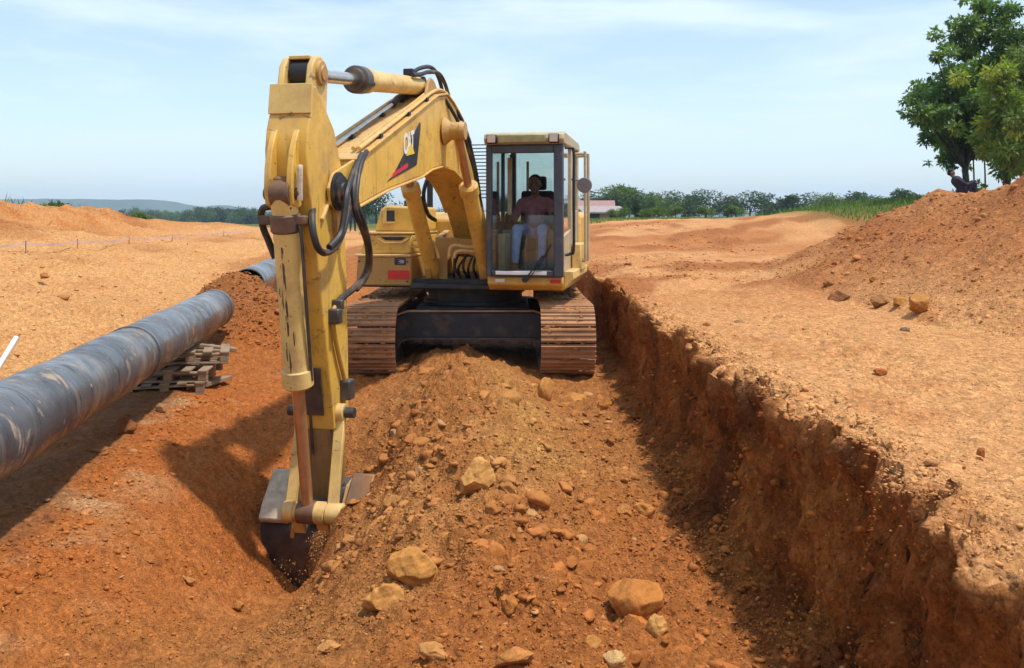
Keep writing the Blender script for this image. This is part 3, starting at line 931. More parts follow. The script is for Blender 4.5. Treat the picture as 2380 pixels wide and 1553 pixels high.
# box above, its front flat, the grip's shade painted on as a plate
m.prism([(-1.33, 1.476), (-0.625, 1.476), (-0.625, 1.735), (-1.27, 1.735)], -0.29, 1.0, PF)
fb = up(m, 'fuel_tank', 'yellow', 0.025)
m = MB(); m.prism([(-1.05, 1.70), (-0.70, 1.70), (-0.76, 1.655), (-0.98, 1.655)], 0.996, 1.004, PF)  # black plate standing for the shade in the grip notch
up(m, 'grip_shade', 'black', 0, fb)
m = MB(); m.prism([(-1.09, 1.69), (-0.985, 1.635), (-0.755, 1.635), (-0.66, 1.69), (-0.66, 1.672), (-0.75, 1.615), (-0.99, 1.615), (-1.09, 1.672)], 0.998, 1.018, PF)
up(m, 'grip_lip', 'yellow_pale', 0.004, fb)
m = MB(); m.prism([(-1.345, 1.736), (-0.62, 1.736), (-0.62, 1.765), (-1.345, 1.765)], -0.28, 1.02, PF)
up(m, 'tank_cover', 'yellow_pale', 0.008, fb)
m = MB()
m.prism([(-1.22, 1.766), (-0.64, 1.766), (-0.64, 2.10), (-1.06, 2.12), (-1.13, 2.06)], -0.28, 0.78, PF)
ht = up(m, 'hydraulic_tank', 'yellow', 0.03)
m = MB(); m.prism([(-1.04, 1.90), (-0.93, 1.90), (-0.93, 2.05), (-1.04, 2.05)], 0.776, 0.786, PF)  # flat dark plate painted in for the shade of a latch hollow
up(m, 'latch_shade', 'dark_fill', 0, ht)
m = MB(); m.prism([(-1.085, 1.875), (-0.93, 1.875), (-0.93, 1.899), (-1.085, 1.899)], 0.781, 0.80, PF).prism([(-1.085, 1.9), (-1.041, 1.9), (-1.041, 2.06), (-1.085, 2.06)], 0.781, 0.80, PF)
up(m, 'latch_frame', 'yellow_pale', 0.004, ht)
m = MB(); m.cyl(P(0.35, -0.86, 2.10), P(0.35, -0.86, 2.19), 0.07, n=16); m.tube([P(0.5, -0.78, 2.1), P(0.5, -0.78, 2.2), P(0.42, -0.66, 2.23), P(0.36, -0.60, 2.1)], 0.018)
up(m, 'filler_cap', 'black', 0, ht)

for l, z in ((-1.33, 1.12), (-1.33, 1.38), (-0.67, 1.38), (-0.67, 1.12)):
    m = MB(); m.cyl(P(1.04, l, z), P(1.056, l, z), 0.014, n=8); up(m, 'bolt', 'steel', 0, sb)
# boom foot brackets and the arched cover between them
for l0, l1 in ((-0.42, -0.34), (0.34, 0.42)):
    m = MB()
    m.prism([(-0.35, 1.16), (1.05, 1.16), (1.12, 1.30), (0.85, 1.50), (0.45, 1.72), (0.12, 1.78), (-0.1, 1.70), (-0.35, 1.35)], l0, l1, PS)
    up(m, 'boom_bracket', 'yellow_dirty', 0.012)
m = MB()
inner = [(-0.17, 1.12), (-0.17, 1.35)] + [(0.05 - 0.22 * math.cos(a), 1.35 + 0.13 * math.sin(a)) for a in np.linspace(0.15, math.pi - 0.15, 9)] + [(0.27, 1.35), (0.27, 1.12)]
m.prism([(-0.335, 1.12)] + inner + [(0.335, 1.12), (0.335, 1.66), (-0.335, 1.70)], 0.86, 0.89, PF)
up(m, 'front_cover', 'yellow_dirty', 0.006)
for k in range(7):
    m = MB()
    a = -0.13 + 0.062 * k
    m.tube([P(0.5, a, 1.5), P(0.75, a + random.uniform(-.04, .04), 1.42), P(0.82, a + random.uniform(-.05, .05), 1.28), P(0.62, a + random.uniform(-.05, .05), 1.12)], 0.018, 8)
    up(m, 'swing_hose', 'rubber')
for pts in ([(960, 557, -0.42), (985, 557, -0.36), (1005, 562, -0.30), (1013, 578, -0.27), (1020, 600, -0.24)],
            [(958, 573, -0.42), (985, 573, -0.36), (998, 580, -0.31), (1008, 600, -0.28)],
            [(1043, 600, -0.05), (1046, 577, -0.02), (1060, 570, 0.02), (1085, 574, 0.2), (1108, 572, 0.33), (1117, 560, 0.40), (1120, 542, 0.42)],
            [(1055, 600, 0.0), (1060, 586, 0.02), (1075, 582, 0.15), (1100, 584, 0.33), (1115, 578, 0.40), (1119, 566, 0.42)]):
    m = MB()
    q = []
    for X, Y, l in pts:
        r = 1.16
        d = CEN[1] - _c * r - _s * l
        q.append(P(r, ((X - 1190) / FOC * d - CEN[0] + _s * r) / _c, EYE - (Y - 505) / FOC * d))
    m.tube(q, 0.021, 8)
    up(m, 'steel_line', 'yellow_pale')

# ---- cab (image right)
c0, c1, cr0, cr1, cz0, cz1 = 0.50, 1.45, -0.13, 1.60, 1.24, 3.0
m = MB()
T = 0.07
m.prism([(c0, cz0), (c0 + T, cz0), (c0 + T, cz1 - 0.16), (c0, cz1 - 0.16)], cr1 - 0.09, cr1, PF)
m.prism([(c1 - 0.115, cz0), (c1, cz0), (c1, cz1 - 0.16), (c1 - 0.115, cz1 - 0.16)], cr1 - 0.09, cr1, PF)
m.prism([(c0 + T, cz0), (c1 - 0.115, cz0), (c1 - 0.115, cz0 + 0.075), (c0 + T, cz0 + 0.075)], cr1 - 0.085, cr1 - 0.004, PF)
m.prism([(c0 + T, cz1 - 0.26), (c1 - 0.115, cz1 - 0.26), (c1 - 0.115, cz1 - 0.161), (c0 + T, cz1 - 0.161)], cr1 - 0.085, cr1 - 0.004, PF)
cab = up(m, 'cab', 'cab_frame', 0.012)
m = MB()
m.prism([(c0 + T + 0.05, cz0 + 0.02), (c1 - 0.20, cz0 + 0.02), (c1 - 0.20, cz0 + 0.062), (c0 + T + 0.05, cz0 + 0.062)], cr1 - 0.003, cr1 + 0.006, PF)
up(m, 'sill_strip', 'white', 0.004, cab)
# roof with visor
m = MB()
m.prism([(cr0, cz1 - 0.13), (cr1 - 0.1, cz1 - 0.155), (cr1 + 0.02, cz1 - 0.155), (cr1 + 0.06, cz1 - 0.10), (cr1 + 0.03, cz1 - 0.03), (cr1 - 0.1, cz1), (cr0 + 0.1, cz1 - 0.02), (cr0, cz1 - 0.06)], c0 - 0.015, c1 + 0.015, PS)
rf = up(m, 'roof', 'cab_beige', 0.015, cab)
m = MB()
m.prism([(c0 + 0.16, cz1 - 0.145), (c1 - 0.20, cz1 - 0.145), (c1 - 0.20, cz1 - 0.04), (c0 + 0.16, cz1 - 0.04)], cr1 + 0.04, cr1 + 0.085, PF)
up(m, 'visor', 'cab_visor', 0.015, cab)
for a in (c0 + 0.025, c1 - 0.165):
    m = MB(); m.prism([(a, cz1 - 0.15), (a + 0.125, cz1 - 0.15), (a + 0.125, cz1 - 0.04), (a, cz1 - 0.04)], cr1 + 0.03, cr1 + 0.10, PF)
    wl = up(m, 'work_light', 'black', 0.012, cab)
    m = MB(); m.prism([(a + 0.013, cz1 - 0.138), (a + 0.112, cz1 - 0.138), (a + 0.112, cz1 - 0.052), (a + 0.013, cz1 - 0.052)], cr1 + 0.1005, cr1 + 0.106, PF)
    up(m, 'lens', 'lamp', 0.004, cab)
# side walls and posts
def side_post(r0, r1, l0, l1, z0=cz0, z1=cz1 - 0.131, mat='cab_frame', name='post'):
    mm = MB(); mm.prism([(r0, z0), (r1, z0), (r1, z1), (r0, z1)], l0, l1, PS)
    return up(mm, name, mat, 0.01, cab)
side_post(cr0, cr0 + 0.10, c1 - 0.07, c1, mat='cab_beige')
side_post(0.62, 0.70, c1 - 0.06, c1 - 0.002, mat='cab_beige')
side_post(cr0, cr0 + 0.10, c0, c0 + 0.07)
side_post(0.62, 0.70, c0 + 0.002, c0 + 0.05)
m = MB(); m.prism([(cr0 + 0.1, cz0), (0.62, cz0), (0.62, 2.05), (cr0 + 0.1, 2.05)], c1 - 0.055, c1 - 0.008, PS); up(m, 'side_panel', 'cab_beige', 0.01, cab)
m = MB(); m.prism([(0.70, cz0), (1.51, cz0), (1.51, 1.72), (0.70, 1.80)], c1 - 0.055, c1 - 0.008, PS)
dr = up(m, 'door', 'cab_beige', 0.01, cab)
m = MB(); m.prism([(cr0 + 0.1, cz0), (1.51, cz0), (1.51, 1.55), (cr0 + 0.1, 1.55)], c0 + 0.008, c0 + 0.045, PS); up(m, 'side_panel', 'cab_frame', 0.01, cab)
m = MB(); m.prism([(0.70, 1.80), (1.51, 1.72), (1.51, cz1 - 0.17), (0.70, cz1 - 0.17)], c1 - 0.034, c1 - 0.028, PS); up(m, 'door_window', 'glass_dark', 0, cab)
m = MB(); m.prism([(cr0 + 0.1, 2.05), (0.62, 2.05), (0.62, cz1 - 0.17), (cr0 + 0.1, cz1 - 0.17)], c1 - 0.034, c1 - 0.028, PS); up(m, 'side_window', 'glass_dark', 0, cab)
m = MB(); m.prism([(cr0 + 0.1, 1.55), (1.51, 1.55), (1.51, cz1 - 0.17), (cr0 + 0.1, cz1 - 0.17)], c0 + 0.024, c0 + 0.030, PS); up(m, 'side_window', 'glass_dark', 0, cab)
m = MB(); m.prism([(c0 + 0.07, cz0), (c1 - 0.07, cz0), (c1 - 0.07, 1.9), (c0 + 0.07, 1.9)], cr0, cr0 + 0.04, PF); up(m, 'rear_panel', 'interior', 0.005, cab)
m = MB(); m.prism([(c0 + 0.07, 1.9), (c1 - 0.07, 1.9), (c1 - 0.07, cz1 - 0.14), (c0 + 0.07, cz1 - 0.14)], cr0 + 0.015, cr0 + 0.021, PF); up(m, 'rear_window', 'glass_dark', 0, cab)
m = MB(); m.prism([(c0 + 0.07, cz0), (c1 - 0.06, cz0), (c1 - 0.06, cz0 + 0.03), (c0 + 0.07, cz0 + 0.03)], cr0 + 0.05, cr1 - 0.1, PF); up(m, 'floor_mat', 'interior', 0, cab)
# lower windscreen pane, upper screen slid up under the roof
m = MB(); m.prism([(c0 + T + 0.002, cz0 + 0.076), (c1 - 0.117, cz0 + 0.076), (c1 - 0.117, 1.985), (c0 + T + 0.002, 1.985)], cr1 - 0.042, cr1 - 0.036, PF)
up(m, 'lower_windscreen', 'glass', 0, cab)
m = MB()
for l in (c0 + 0.225, c1 - 0.26):
    m.prism([(l, 1.98), (l + 0.035, 1.98), (l + 0.035, cz1 - 0.26), (l, cz1 - 0.26)], cr0 + 0.06, cr0 + 0.09, PF)
up(m, 'rear_window_bar', 'cab_beige', 0.004, cab)
m = MB()
m.prism([(c0 + 0.135, 1.99), (c0 + 0.19, 1.99), (c0 + 0.19, cz1 - 0.27), (c0 + 0.135, cz1 - 0.27)], 0.85, 0.9, PF)
up(m, 'window_rail', 'cab_beige', 0.006, cab)
# wiper
m = MB(); m.bar(P(cr1 + 0.03, 0.99, 1.20), P(cr1 + 0.025, 1.21, 1.50), 0.018, 0.018).bar(P(cr1 + 0.03, 1.03, 1.20), P(cr1 + 0.025, 1.24, 1.50), 0.010, 0.012).bar(P(cr1 + 0.02, 1.13, 1.33), P(cr1 + 0.02, 1.30, 1.63), 0.022, 0.012)
m.cyl(P(cr1 - 0.02, 0.99, 1.205), P(cr1 + 0.06, 0.99, 1.205), 0.035)
up(m, 'wiper', 'black', 0, cab)
# grab rail, mirror, hand rails on the outer side
m = MB(); m.tube([P(1.52, 1.46, 2.80), P(1.5, 1.53, 2.80), P(1.48, 1.565, 2.74), P(1.48, 1.565, 2.3), P(1.48, 1.565, 1.6), P(1.48, 1.53, 1.52), P(1.5, 1.46, 1.5)], 0.018, 8)
up(m, 'grab_rail', 'black', 0, cab)
m = MB(); m.lathe(P(0.88, 1.63, 2.37), P(0.83, 1.63, 2.37), [(0, 0.03), (0.01, 0.09), (0.5, 0.10), (0.9, 0.085), (1, 0.02)], 20); m.tube([P(0.84, 1.46, 2.45), P(0.84, 1.56, 2.43), P(0.84, 1.62, 2.40)], 0.014)
up(m, 'mirror', plain('mirror_shell', (0.16, 0.14, 0.14), 0.5, dust=0.4), 0, cab)
for r in (0.25, 0.66):
    m = MB(); m.tube([P(r, 1.46, 2.78), P(r, 1.60, 2.78), P(r, 1.62, 2.70), P(r, 1.62, 1.5), P(r, 1.60, 1.40), P(r, 1.46, 1.38)], 0.02, 8)
    up(m, 'hand_rail', 'cab_beige', 0, cab)
m = MB(); m.box(P(0.2, 1.452, 1.26), P(0.75, 1.58, 1.62)); up(m, 'battery_box', 'yellow_pale', 0.02, cab)
# guard of horizontal bars between cab and boom
gp = MB(); gp.box(P(0.33, 0.43, 2.15), P(0.42, 0.485, 2.99))
guard = up(gp, 'side_guard', 'black', 0.006)
for k in range(16):
    z = 2.22 + k * 0.048
    m = MB(); m.box(P(0.36, -0.02, z), P(0.385, 0.432, z + 0.014))
    up(m, 'guard_bar', 'cab_frame', 0, guard)
m = MB(); m.box(P(0.352, -0.05, 2.16), P(0.393, -0.021, 3.0)); up(m, 'guard_post', 'cab_frame', 0.004, guard)
# seat and controls
m = MB(); m.box(P(0.25, 0.69, 1.55), P(0.76, 1.15, 1.68)); m.prism([(0.22, 1.66), (0.36, 1.66), (0.24, 2.32), (0.10, 2.32)], 0.70, 1.14, PS); m.prism([(0.12, 2.33), (0.23, 2.33), (0.21, 2.52), (0.12, 2.52)], 0.80, 1.04, PS); m.box(P(0.3, 0.75, 1.27), P(0.7, 1.09, 1.55))
up(m, 'seat', 'seat', 0.03, cab)
for l in (0.625, 1.22):
    m = MB(); m.box(P(0.25, l - 0.07, 1.30), P(0.85, l + 0.07, 1.80)); up(m, 'console', 'interior', 0.02, cab)
    m = MB(); m.tube([P(0.83, l, 1.80), P(0.85, l, 1.90)], 0.012); m.lathe(P(0.85, l, 1.90), P(0.87, l, 2.02), [(0, 0.018), (0.4, 0.026), (0.8, 0.024), (1, 0.012)], 10); up(m, 'joystick', 'black', 0, cab)
m = MB(); m.box(P(0.9, 0.585, 1.272), P(1.3, 0.68, 1.75)); up(m, 'front_console', 'cab_beige', 0.02, cab)
m = MB()
for l in (0.93, 1.07):
    m.tube([P(1.25, l, 1.27), P(1.22, l, 1.5), P(1.16, l, 1.75)], 0.012)
    m.box(P(1.2, l - 0.05, 1.275), P(1.4, l + 0.05, 1.30))
up(m, 'travel_pedal', 'steel', 0, cab)

# ---- boom
top = [(0.0, 1.72), (0.30, 2.05), (0.75, 2.55), (1.15, 2.90), (1.61, 3.16), (2.04, 3.30), (2.34, 3.36), (2.75, 3.29), (3.69, 2.96), (4.73, 2.60), (5.11, 2.47), (5.30, 2.42)]
bot = [(5.30, 2.04), (4.43, 2.22), (3.39, 2.38), (2.98, 2.48), (2.53, 2.54), (2.04, 2.52), (1.5, 2.40), (1.15, 2.25), (0.82, 2.03), (0.50, 1.75), (0.20, 1.42), (0.05, 1.40), (-0.06, 1.55)]
m = MB(); m.prism(top + bot, -0.20, 0.20, PS)
boom = up(m, 'boom', 'yellow', 0.014, ang=30)
# flanges: top and bottom plates stand a little proud of the side plates
def flange(line, t0, w, nm, mat='yellow_pale'):
    mm = MB()
    n = len(line)
    a = line; b = []
    for i, (u, v) in enumerate(line):
        p, q = line[max(i - 1, 0)], line[min(i + 1, n - 1)]
        dx, dy = q[0] - p[0], q[1] - p[1]
        L = math.hypot(dx, dy)
        b.append((u - dy / L * t0, v + dx / L * t0))
    mm.prism(a + b[::-1], -w, w, PS)
    return up(mm, nm, mat, 0.006, boom, ang=30)
flange(top[3:], 0.022, 0.222, 'top_plate', 'yellow')
flange(bot[:9][::-1], -0.02, 0.222, 'bottom_plate', 'yellow')
# fork that holds the stick
for sd in (-1, 1):
    m = MB()
    m.prism([(5.301, 2.43), (5.55, 2.36), (5.75, 2.30), (5.84, 2.18), (5.80, 2.06), (5.68, 2.0), (5.301, 2.03)], sd * 0.178, sd * 0.205, PS)
    up(m, 'fork_plate', 'yellow', 0.006, boom)
    m = MB(); m.lathe(P(5.68, sd * 0.206, 2.16), P(5.68, sd * 0.275, 2.16), [(0, 0.15), (0.3, 0.15), (0.35, 0.12), (0.7, 0.12), (0.75, 0.075), (1, 0.07)], 24)
    up(m, 'pivot_pin', 'black', 0, boom)
    m = MB(); m.lathe(P(2.49, sd * 0.223, 2.93), P(2.49, sd * 0.46, 2.93), [(0, 0.16), (0.3, 0.10), (0.75, 0.10), (0.77, 0.115), (1, 0.10)], 20)
    up(m, 'cylinder_pin', 'yellow_dirty', 0, boom)
m = MB(); m.cyl(P(0.12, -0.45, 1.58), P(0.12, 0.45, 1.58), 0.10, n=20); up(m, 'foot_pin', 'steel', 0, boom)
# bracket for the stick cylinder
for sd in (-1, 1):
    m = MB(); m.prism([(2.45, 3.35), (3.05, 3.18), (2.92, 3.42), (2.80, 3.49), (2.68, 3.47)], sd * 0.12, sd * 0.15, PS)
    up(m, 'cylinder_bracket', 'yellow_dirty', 0.006, boom)
# emblem on the side: black field, white letters, yellow triangle, red bar
SIDE = 0.2012
def side(u, v, t): return (t, -u, v)
m = MB(); m.prism([(4.47, 2.285), (4.30, 2.345), (3.44, 2.93), (3.41, 2.935), (3.395, 2.90), (3.535, 2.495), (3.62, 2.47)], SIDE - 0.0005, SIDE + 0.003, side)
emb = up(m, 'emblem_field', 'decal_black', 0, boom)
def letters(txt, size, r_left, z_base, shear=0.0, width=1.0, t=SIDE + 0.0032, off=0.02):
    cu = bpy.data.curves.new('lettering', 'FONT')
    cu.body = txt; cu.size = size; cu.extrude = 0.0012; cu.offset = off * size; cu.space_character = 0.86
    tmp = bpy.data.objects.new('tmp_letters', cu)
    COL.objects.link(tmp)
    dg = bpy.context.evaluated_depsgraph_get()
    me = bpy.data.meshes.new_from_object(tmp.evaluated_get(dg))
    bpy.data.objects.remove(tmp)
    for v in me.vertices:
        x, y, z = v.co
        v.co = (t + 0.0012 + z, -(r_left - x * width), z_base + y + shear * x)
    me.name = 'lettering'
    return me
me = letters('CAT', 0.27, 3.99, 2.565, 0.16, 0.72, off=0.03)
link('lettering', me, 'white', boom)
m = MB(); m.prism([(3.91, 2.555), (3.62, 2.60), (3.755, 2.70)], SIDE + 0.0058, SIDE + 0.0068, side)
up(m, 'emblem_triangle', 'print_yellow', 0, boom)
m = MB(); m.prism([(4.36, 2.32), (3.84, 2.45), (3.84, 2.495), (4.30, 2.37)], SIDE + 0.0032, SIDE + 0.0045, side)
up(m, 'emblem_bar', 'pink_red', 0, boom)
# pipes along the boom
def zt(r): return float(np.interp(r, [t[0] for t in top], [t[1] for t in top]))
for l, rr, mat in ((0.165, 0.019, 'yellow_pale'), (0.115, 0.019, 'yellow'), (-0.165, 0.022, 'yellow'), (-0.10, 0.022, 'chrome')):
    m = MB()
    m.tube([P(r, l, zt(r) + 0.065) for r in (5.1, 4.73, 4.2, 3.69, 3.2, 2.85, 2.5, 2.2)], rr, 8, 3)
    ln = up(m, 'steel_line', mat, 0, boom)
    m = MB()
    for r in (4.6, 3.75, 3.1):
        m.box(P(r - 0.03, l - 0.035, zt(r) + 0.015), P(r + 0.03, l + 0.035, zt(r) + 0.06))
    up(m, 'line_clamp', 'black', 0, boom)
m = MB(); m.tube([P(3.4, -0.10, zt(3.4) + 0.06), P(3.2, -0.10, zt(3.2) + 0.09), P(3.0, -0.10, zt(3.0) + 0.06)], 0.035, 8); up(m, 'line_clamp', 'black', 0, boom)

# ---- cylinders
def cylinder(name, a, b, split, rb, rr, mat='yellow', rodmat='chrome', n=20, eyemat='yellow_dirty'):
    """a = head end, b = rod eye, split = share of the length taken by the barrel"""
    a, b = Vector(a), Vector(b)
    mm = MB(); L = (b - a).length
    k = 0.05 / L
    mm.lathe(a, a + (b - a) * split, [(0, rb * 0.6), (0.02, rb * 1.0), (0.05, rb * 1.0), (0.055, rb * 0.98), (0.90, rb * 0.98), (0.905, rb * 1.18), (0.985, rb * 1.18), (1.0, rb * 0.9)], n)
    cy = up(mm, name, mat)
    mm = MB(); mm.cyl(a + (b - a) * (split - 0.02), b, rr, n=16); up(mm, 'rod', rodmat, 0, cy)
    for p, q in ((a, rb * 1.05), (b, rr * 1.9)):
        mm = MB(); mm.cyl(p + Vector((-rb * 0.75, 0, 0)), p + Vector((rb * 0.75, 0, 0)), q, n=20); up(mm, 'eye', eyemat, 0.006, cy)
    return cy
for sd in (-1, 1):
    bc = cylinder('boom_cylinder', P(0.90, sd * 0.36, 1.22), P(2.49, sd * 0.36, 2.93), 0.66, 0.098, 0.05, 'yellow', 'rusty_rod')
sc_ = cylinder('stick_cylinder', P(2.80, 0, 3.40), P(5.85, 0, 3.05), 0.60, 0.10, 0.055, 'yellow_pale', 'chrome', eyemat='black')
for dl, dz in ((0.0, 0.085), (0.09, -0.03), (-0.09, -0.03)):
    m = MB(); m.cyl(P(4.55, dl, 3.195 + dz), P(4.73, dl, 3.175 + dz), 0.03, n=10); up(m, 'gland_bolt', 'black', 0, sc_)
m = MB(); m.lathe(P(4.60, 0, 3.193), P(4.80, 0, 3.170), [(0, 0.125), (0.7, 0.125), (0.75, 0.10), (1, 0.095)], 24); up(m, 'gland', 'steel', 0, sc_)
m = MB(); m.tube([P(3.3, 0.09, 3.44), P(3.0, 0.10, 3.50), P(2.75, 0.10, 3.56), P(2.4, 0.12, 3.60), P(2.15, 0.13, 3.52), P(1.95, 0.14, 3.34)], 0.024); up(m, 'hose', 'rubber', 0, sc_)
m = MB(); m.tube([P(3.1, 0.02, 3.50), P(2.8, 0.03, 3.60), P(2.45, 0.05, 3.66), P(2.2, 0.07, 3.58), P(1.98, 0.08, 3.34)], 0.024); up(m, 'hose', 'rubber', 0, sc_)
m = MB(); m.box(P(3.05, -0.05, 3.46), P(3.2, 0.06, 3.53)).box(P(2.9, -0.09, 3.5), P(3.0, 0.0, 3.56)); up(m, 'hose_fitting', 'black', 0.01, sc_)

# ---- stick
back = [(5.99, 2.93), (5.64, 2.64), (5.49, 2.36), (5.42, 1.95), (5.38, 1.5), (5.34, 0.84), (5.325, 0.30)]
frontp = [(5.655, 0.30), (5.75, 0.80), (5.87, 1.22), (5.98, 1.67), (6.09, 2.08), (6.15, 2.28), (6.165, 2.45), (6.14, 2.60), (6.09, 2.72), (6.06, 2.93)]
m = MB(); m.prism(back + frontp, -0.165, 0.165, PS)
stick = up(m, 'stick', 'yellow', 0.012, ang=30)
m = MB(); m.prism([(5.335, 0.299), (5.31, -0.20), (5.31, -0.33), (5.40, -0.41), (5.49, -0.35), (5.55, -0.05), (5.645, 0.299)], -0.125, 0.125, PS); up(m, 'stick_tip', 'shade_yellow', 0.01, stick)  # shade on the lower stick comes from its darker paint
m = MB(); m.prism([(6.091, 2.72), (6.061, 2.945), (6.075, 2.945), (6.108, 2.72)], -0.168, 0.168, PS); up(m, 'nose_plate', 'yellow_pale', 0.005, stick)
for sd in (-1, 1):
    m = MB(); m.prism([(6.03, 2.931), (5.99, 3.09), (5.93, 3.16), (5.84, 3.185), (5.75, 3.16), (5.69, 3.08), (5.72, 2.73), (5.85, 2.83)], sd * 0.085, sd * 0.135, PS)
    up(m, 'ear', 'yellow_pale', 0.012, stick)
    m = MB(); m.lathe(P(5.85, sd * 0.1355, 3.05), P(5.85, sd * 0.175, 3.05), [(0, 0.095), (0.6, 0.09), (0.7, 0.06), (1, 0.055)], 20); up(m, 'ear_pin', 'yellow_dirty', 0, stick)
m = MB(); m.cyl(P(5.85, -0.084, 3.05), P(5.85, 0.084, 3.05), 0.085, n=20); m.box(P(5.74, -0.084, 2.9), P(5.8, 0.084, 3.0)); up(m, 'rod_eye', 'black', 0.008, stick)
m = MB(); m.box(P(5.70, -0.084, 3.150), P(5.93, 0.084, 3.178)); up(m, 'ear_bridge', 'yellow_pale', 0.006, stick)
# nose ribs that carry the bucket cylinder
for l in (-0.095, 0.075):
    m = MB(); m.prism([(6.11, 2.62), (6.165, 2.58), (6.235, 2.44), (6.265, 2.30), (6.275, 2.16), (6.25, 2.05), (6.17, 2.02), (6.09, 2.05), (6.14, 2.28)], l - 0.024, l + 0.024, PS)
    up(m, 'nose_rib', 'yellow', 0.008, stick)
m = MB(); m.cyl(P(6.20, -0.14, 2.13), P(6.20, 0.14, 2.13), 0.045, n=16); up(m, 'cylinder_pin', 'rusty', 0, stick)
m = MB(); m.prism([(6.15, 2.05), (6.19, 2.26), (6.235, 2.24), (6.23, 2.0), (6.13, 1.93), (6.08, 1.96)], -0.068, 0.048, PS); up(m, 'cylinder_seat', 'rusty', 0.01, stick)
m = MB(); m.tube([P(6.22, 0.135, 2.33), P(6.23, 0.14, 2.28), P(6.22, 0.135, 2.08)], 0.022); up(m, 'grease_line', 'pale_plate', 0, stick)
# weld lip on the side and name stiffeners
m = MB(); m.prism([(5.93, 1.95), (5.72, 2.16), (5.70, 2.155), (5.91, 1.93)], 0.1655, 0.19, PS); up(m, 'side_rib', 'yellow_pale', 0.004, stick)
m = MB(); m.prism([(5.72, 2.11), (5.64, 1.72), (5.61, 1.70), (5.69, 2.12)], 0.1655, 0.195, PS); up(m, 'side_rib', 'yellow_dirty', 0.004, stick)
m = MB(); m.tube([P(5.70, -0.02, 0.72), P(5.66, -0.02, 0.30), P(5.62, -0.02, 0.1)], 0.012); up(m, 'grease_line', 'steel', 0, stick)
m = MB(); m.prism([(5.688, 0.42), (5.76, 0.80), (5.775, 0.80), (5.70, 0.42)], -0.10, 0.10, PS); up(m, 'wear_plate', 'steel', 0.004, stick)

bk_ = cylinder('bucket_cylinder', P(6.20, 0, 2.13), P(5.77, 0, -0.31), 0.595, 0.098, 0.046, 'yellow_pale', 'rusty_rod', eyemat='rusty')
m = MB()
ax0, ax1 = Vector(P(6.20, 0, 2.13)), Vector(P(5.77, 0, -0.31))
def axp(t): return ax0 + (ax1 - ax0) * t
m.lathe(axp(0.0), axp(0.115), [(0, 0.075), (0.05, 0.085), (0.5, 0.088), (0.55, 0.112), (0.95, 0.112), (1, 0.10)], 20)
up(m, 'head_cap', plain('rusty_head', (0.13, 0.075, 0.05), 0.55, 0.3, 0.4, dust=0.4), 0.004, bk_)
m = MB(); m.tube([axp(0.09) + Vector((0.10, -0.02, 0)), axp(0.12) + Vector((0.13, -0.04, 0)), axp(0.3) + Vector((0.125, -0.03, 0)), axp(0.57) + Vector((0.11, 0, 0))], 0.014); up(m, 'steel_line', 'steel', 0, bk_)
m = MB(); m.box(axp(0.085) + Vector((-0.19, -0.05, -0.02)), axp(0.085) + Vector((0.17, 0.03, 0.05))); up(m, 'hose_block', 'rusty', 0.012, bk_)
# paint worn off the barrel in a ragged strip
for k in range(15):
    t = 0.165 + 0.37 * k / 15 + random.uniform(-.008, .008)
    a = 0.10 * math.sin(k * 1.9) - 0.08 + random.uniform(-0.08, 0.08) + (random.choice((-0.4, 0.45)) if k % 6 == 5 else 0)
    c = axp(t); rad = 0.0968
    h = random.uniform(0.03, 0.085); w = random.uniform(0.08, 0.22)
    nn = 11
    jit = [random.uniform(0.55, 1.2) for _ in range(nn)]
    vs = [c + Vector((math.sin(a) * rad, -math.cos(a) * rad, 0))]
    for q in (0.5, 1.0):
        for i in range(nn):
            th = 2 * math.pi * i / nn
            aa = a + math.cos(th) * w * q * jit[i]
            p = c + (ax1 - ax0).normalized() * (math.sin(th) * h * q * jit[i])
            vs.append(p + Vector((math.sin(aa) * rad, -math.cos(aa) * rad, 0)))
    fs = [(0, 1 + i, 1 + (i + 1) % nn) for i in range(nn)] + [(1 + i, 1 + nn + i, 1 + nn + (i + 1) % nn, 1 + (i + 1) % nn) for i in range(nn)]
    mm = MB(); mm.add(vs, fs)
    up(mm, 'bare_patch', 'steel', 0, bk_)

# hoses round the boom tip
def hose(pts, rad, parent, mat='rubber', name='hose'):
    mm = MB(); mm.tube([inv(X, Y, l) for X, Y, l in pts], rad, 8)
    return up(mm, name, mat, 0, parent)
hose([(730, 478, 0.10), (725, 500, 0.18), (728, 540, 0.22), (740, 578, 0.24), (758, 588, 0.25), (780, 572, 0.26), (797, 540, 0.27), (808, 495, 0.27), (815, 440, 0.26), (822, 400, 0.24), (838, 365, 0.22)], 0.026, boom)
hose([(842, 360, 0.23), (828, 395, 0.26), (822, 440, 0.29), (826, 490, 0.31), (842, 530, 0.33), (855, 570, 0.33), (856, 612, 0.31), (845, 645, 0.28), (825, 668, 0.25), (798, 690, 0.22), (782, 708, 0.20)], 0.028, boom)
hose([(852, 352, 0.23), (838, 385, 0.27), (830, 430, 0.30), (829, 470, 0.32), (846, 520, 0.35), (858, 570, 0.35), (860, 615, 0.33), (850, 645, 0.30), (828, 674, 0.26)], 0.022, boom)
hose([(836, 372, 0.24), (818, 410, 0.26), (806, 450, 0.29), (800, 500, 0.29), (790, 545, 0.28), (765, 575, 0.26)], 0.026, boom)
hose([(628, 480, -0.12), (612, 484, -0.20), (607, 500, -0.24), (612, 530, -0.25), (625, 562, -0.22), (640, 600, -0.18)], 0.026, bk_)
hose([(1035, 232, 0.20), (1055, 265, 0.24), (1075, 305, 0.28), (1092, 360, 0.33), (1105, 410, 0.37), (1112, 470, 0.40), (1113, 520, 0.40)], 0.022, boom)
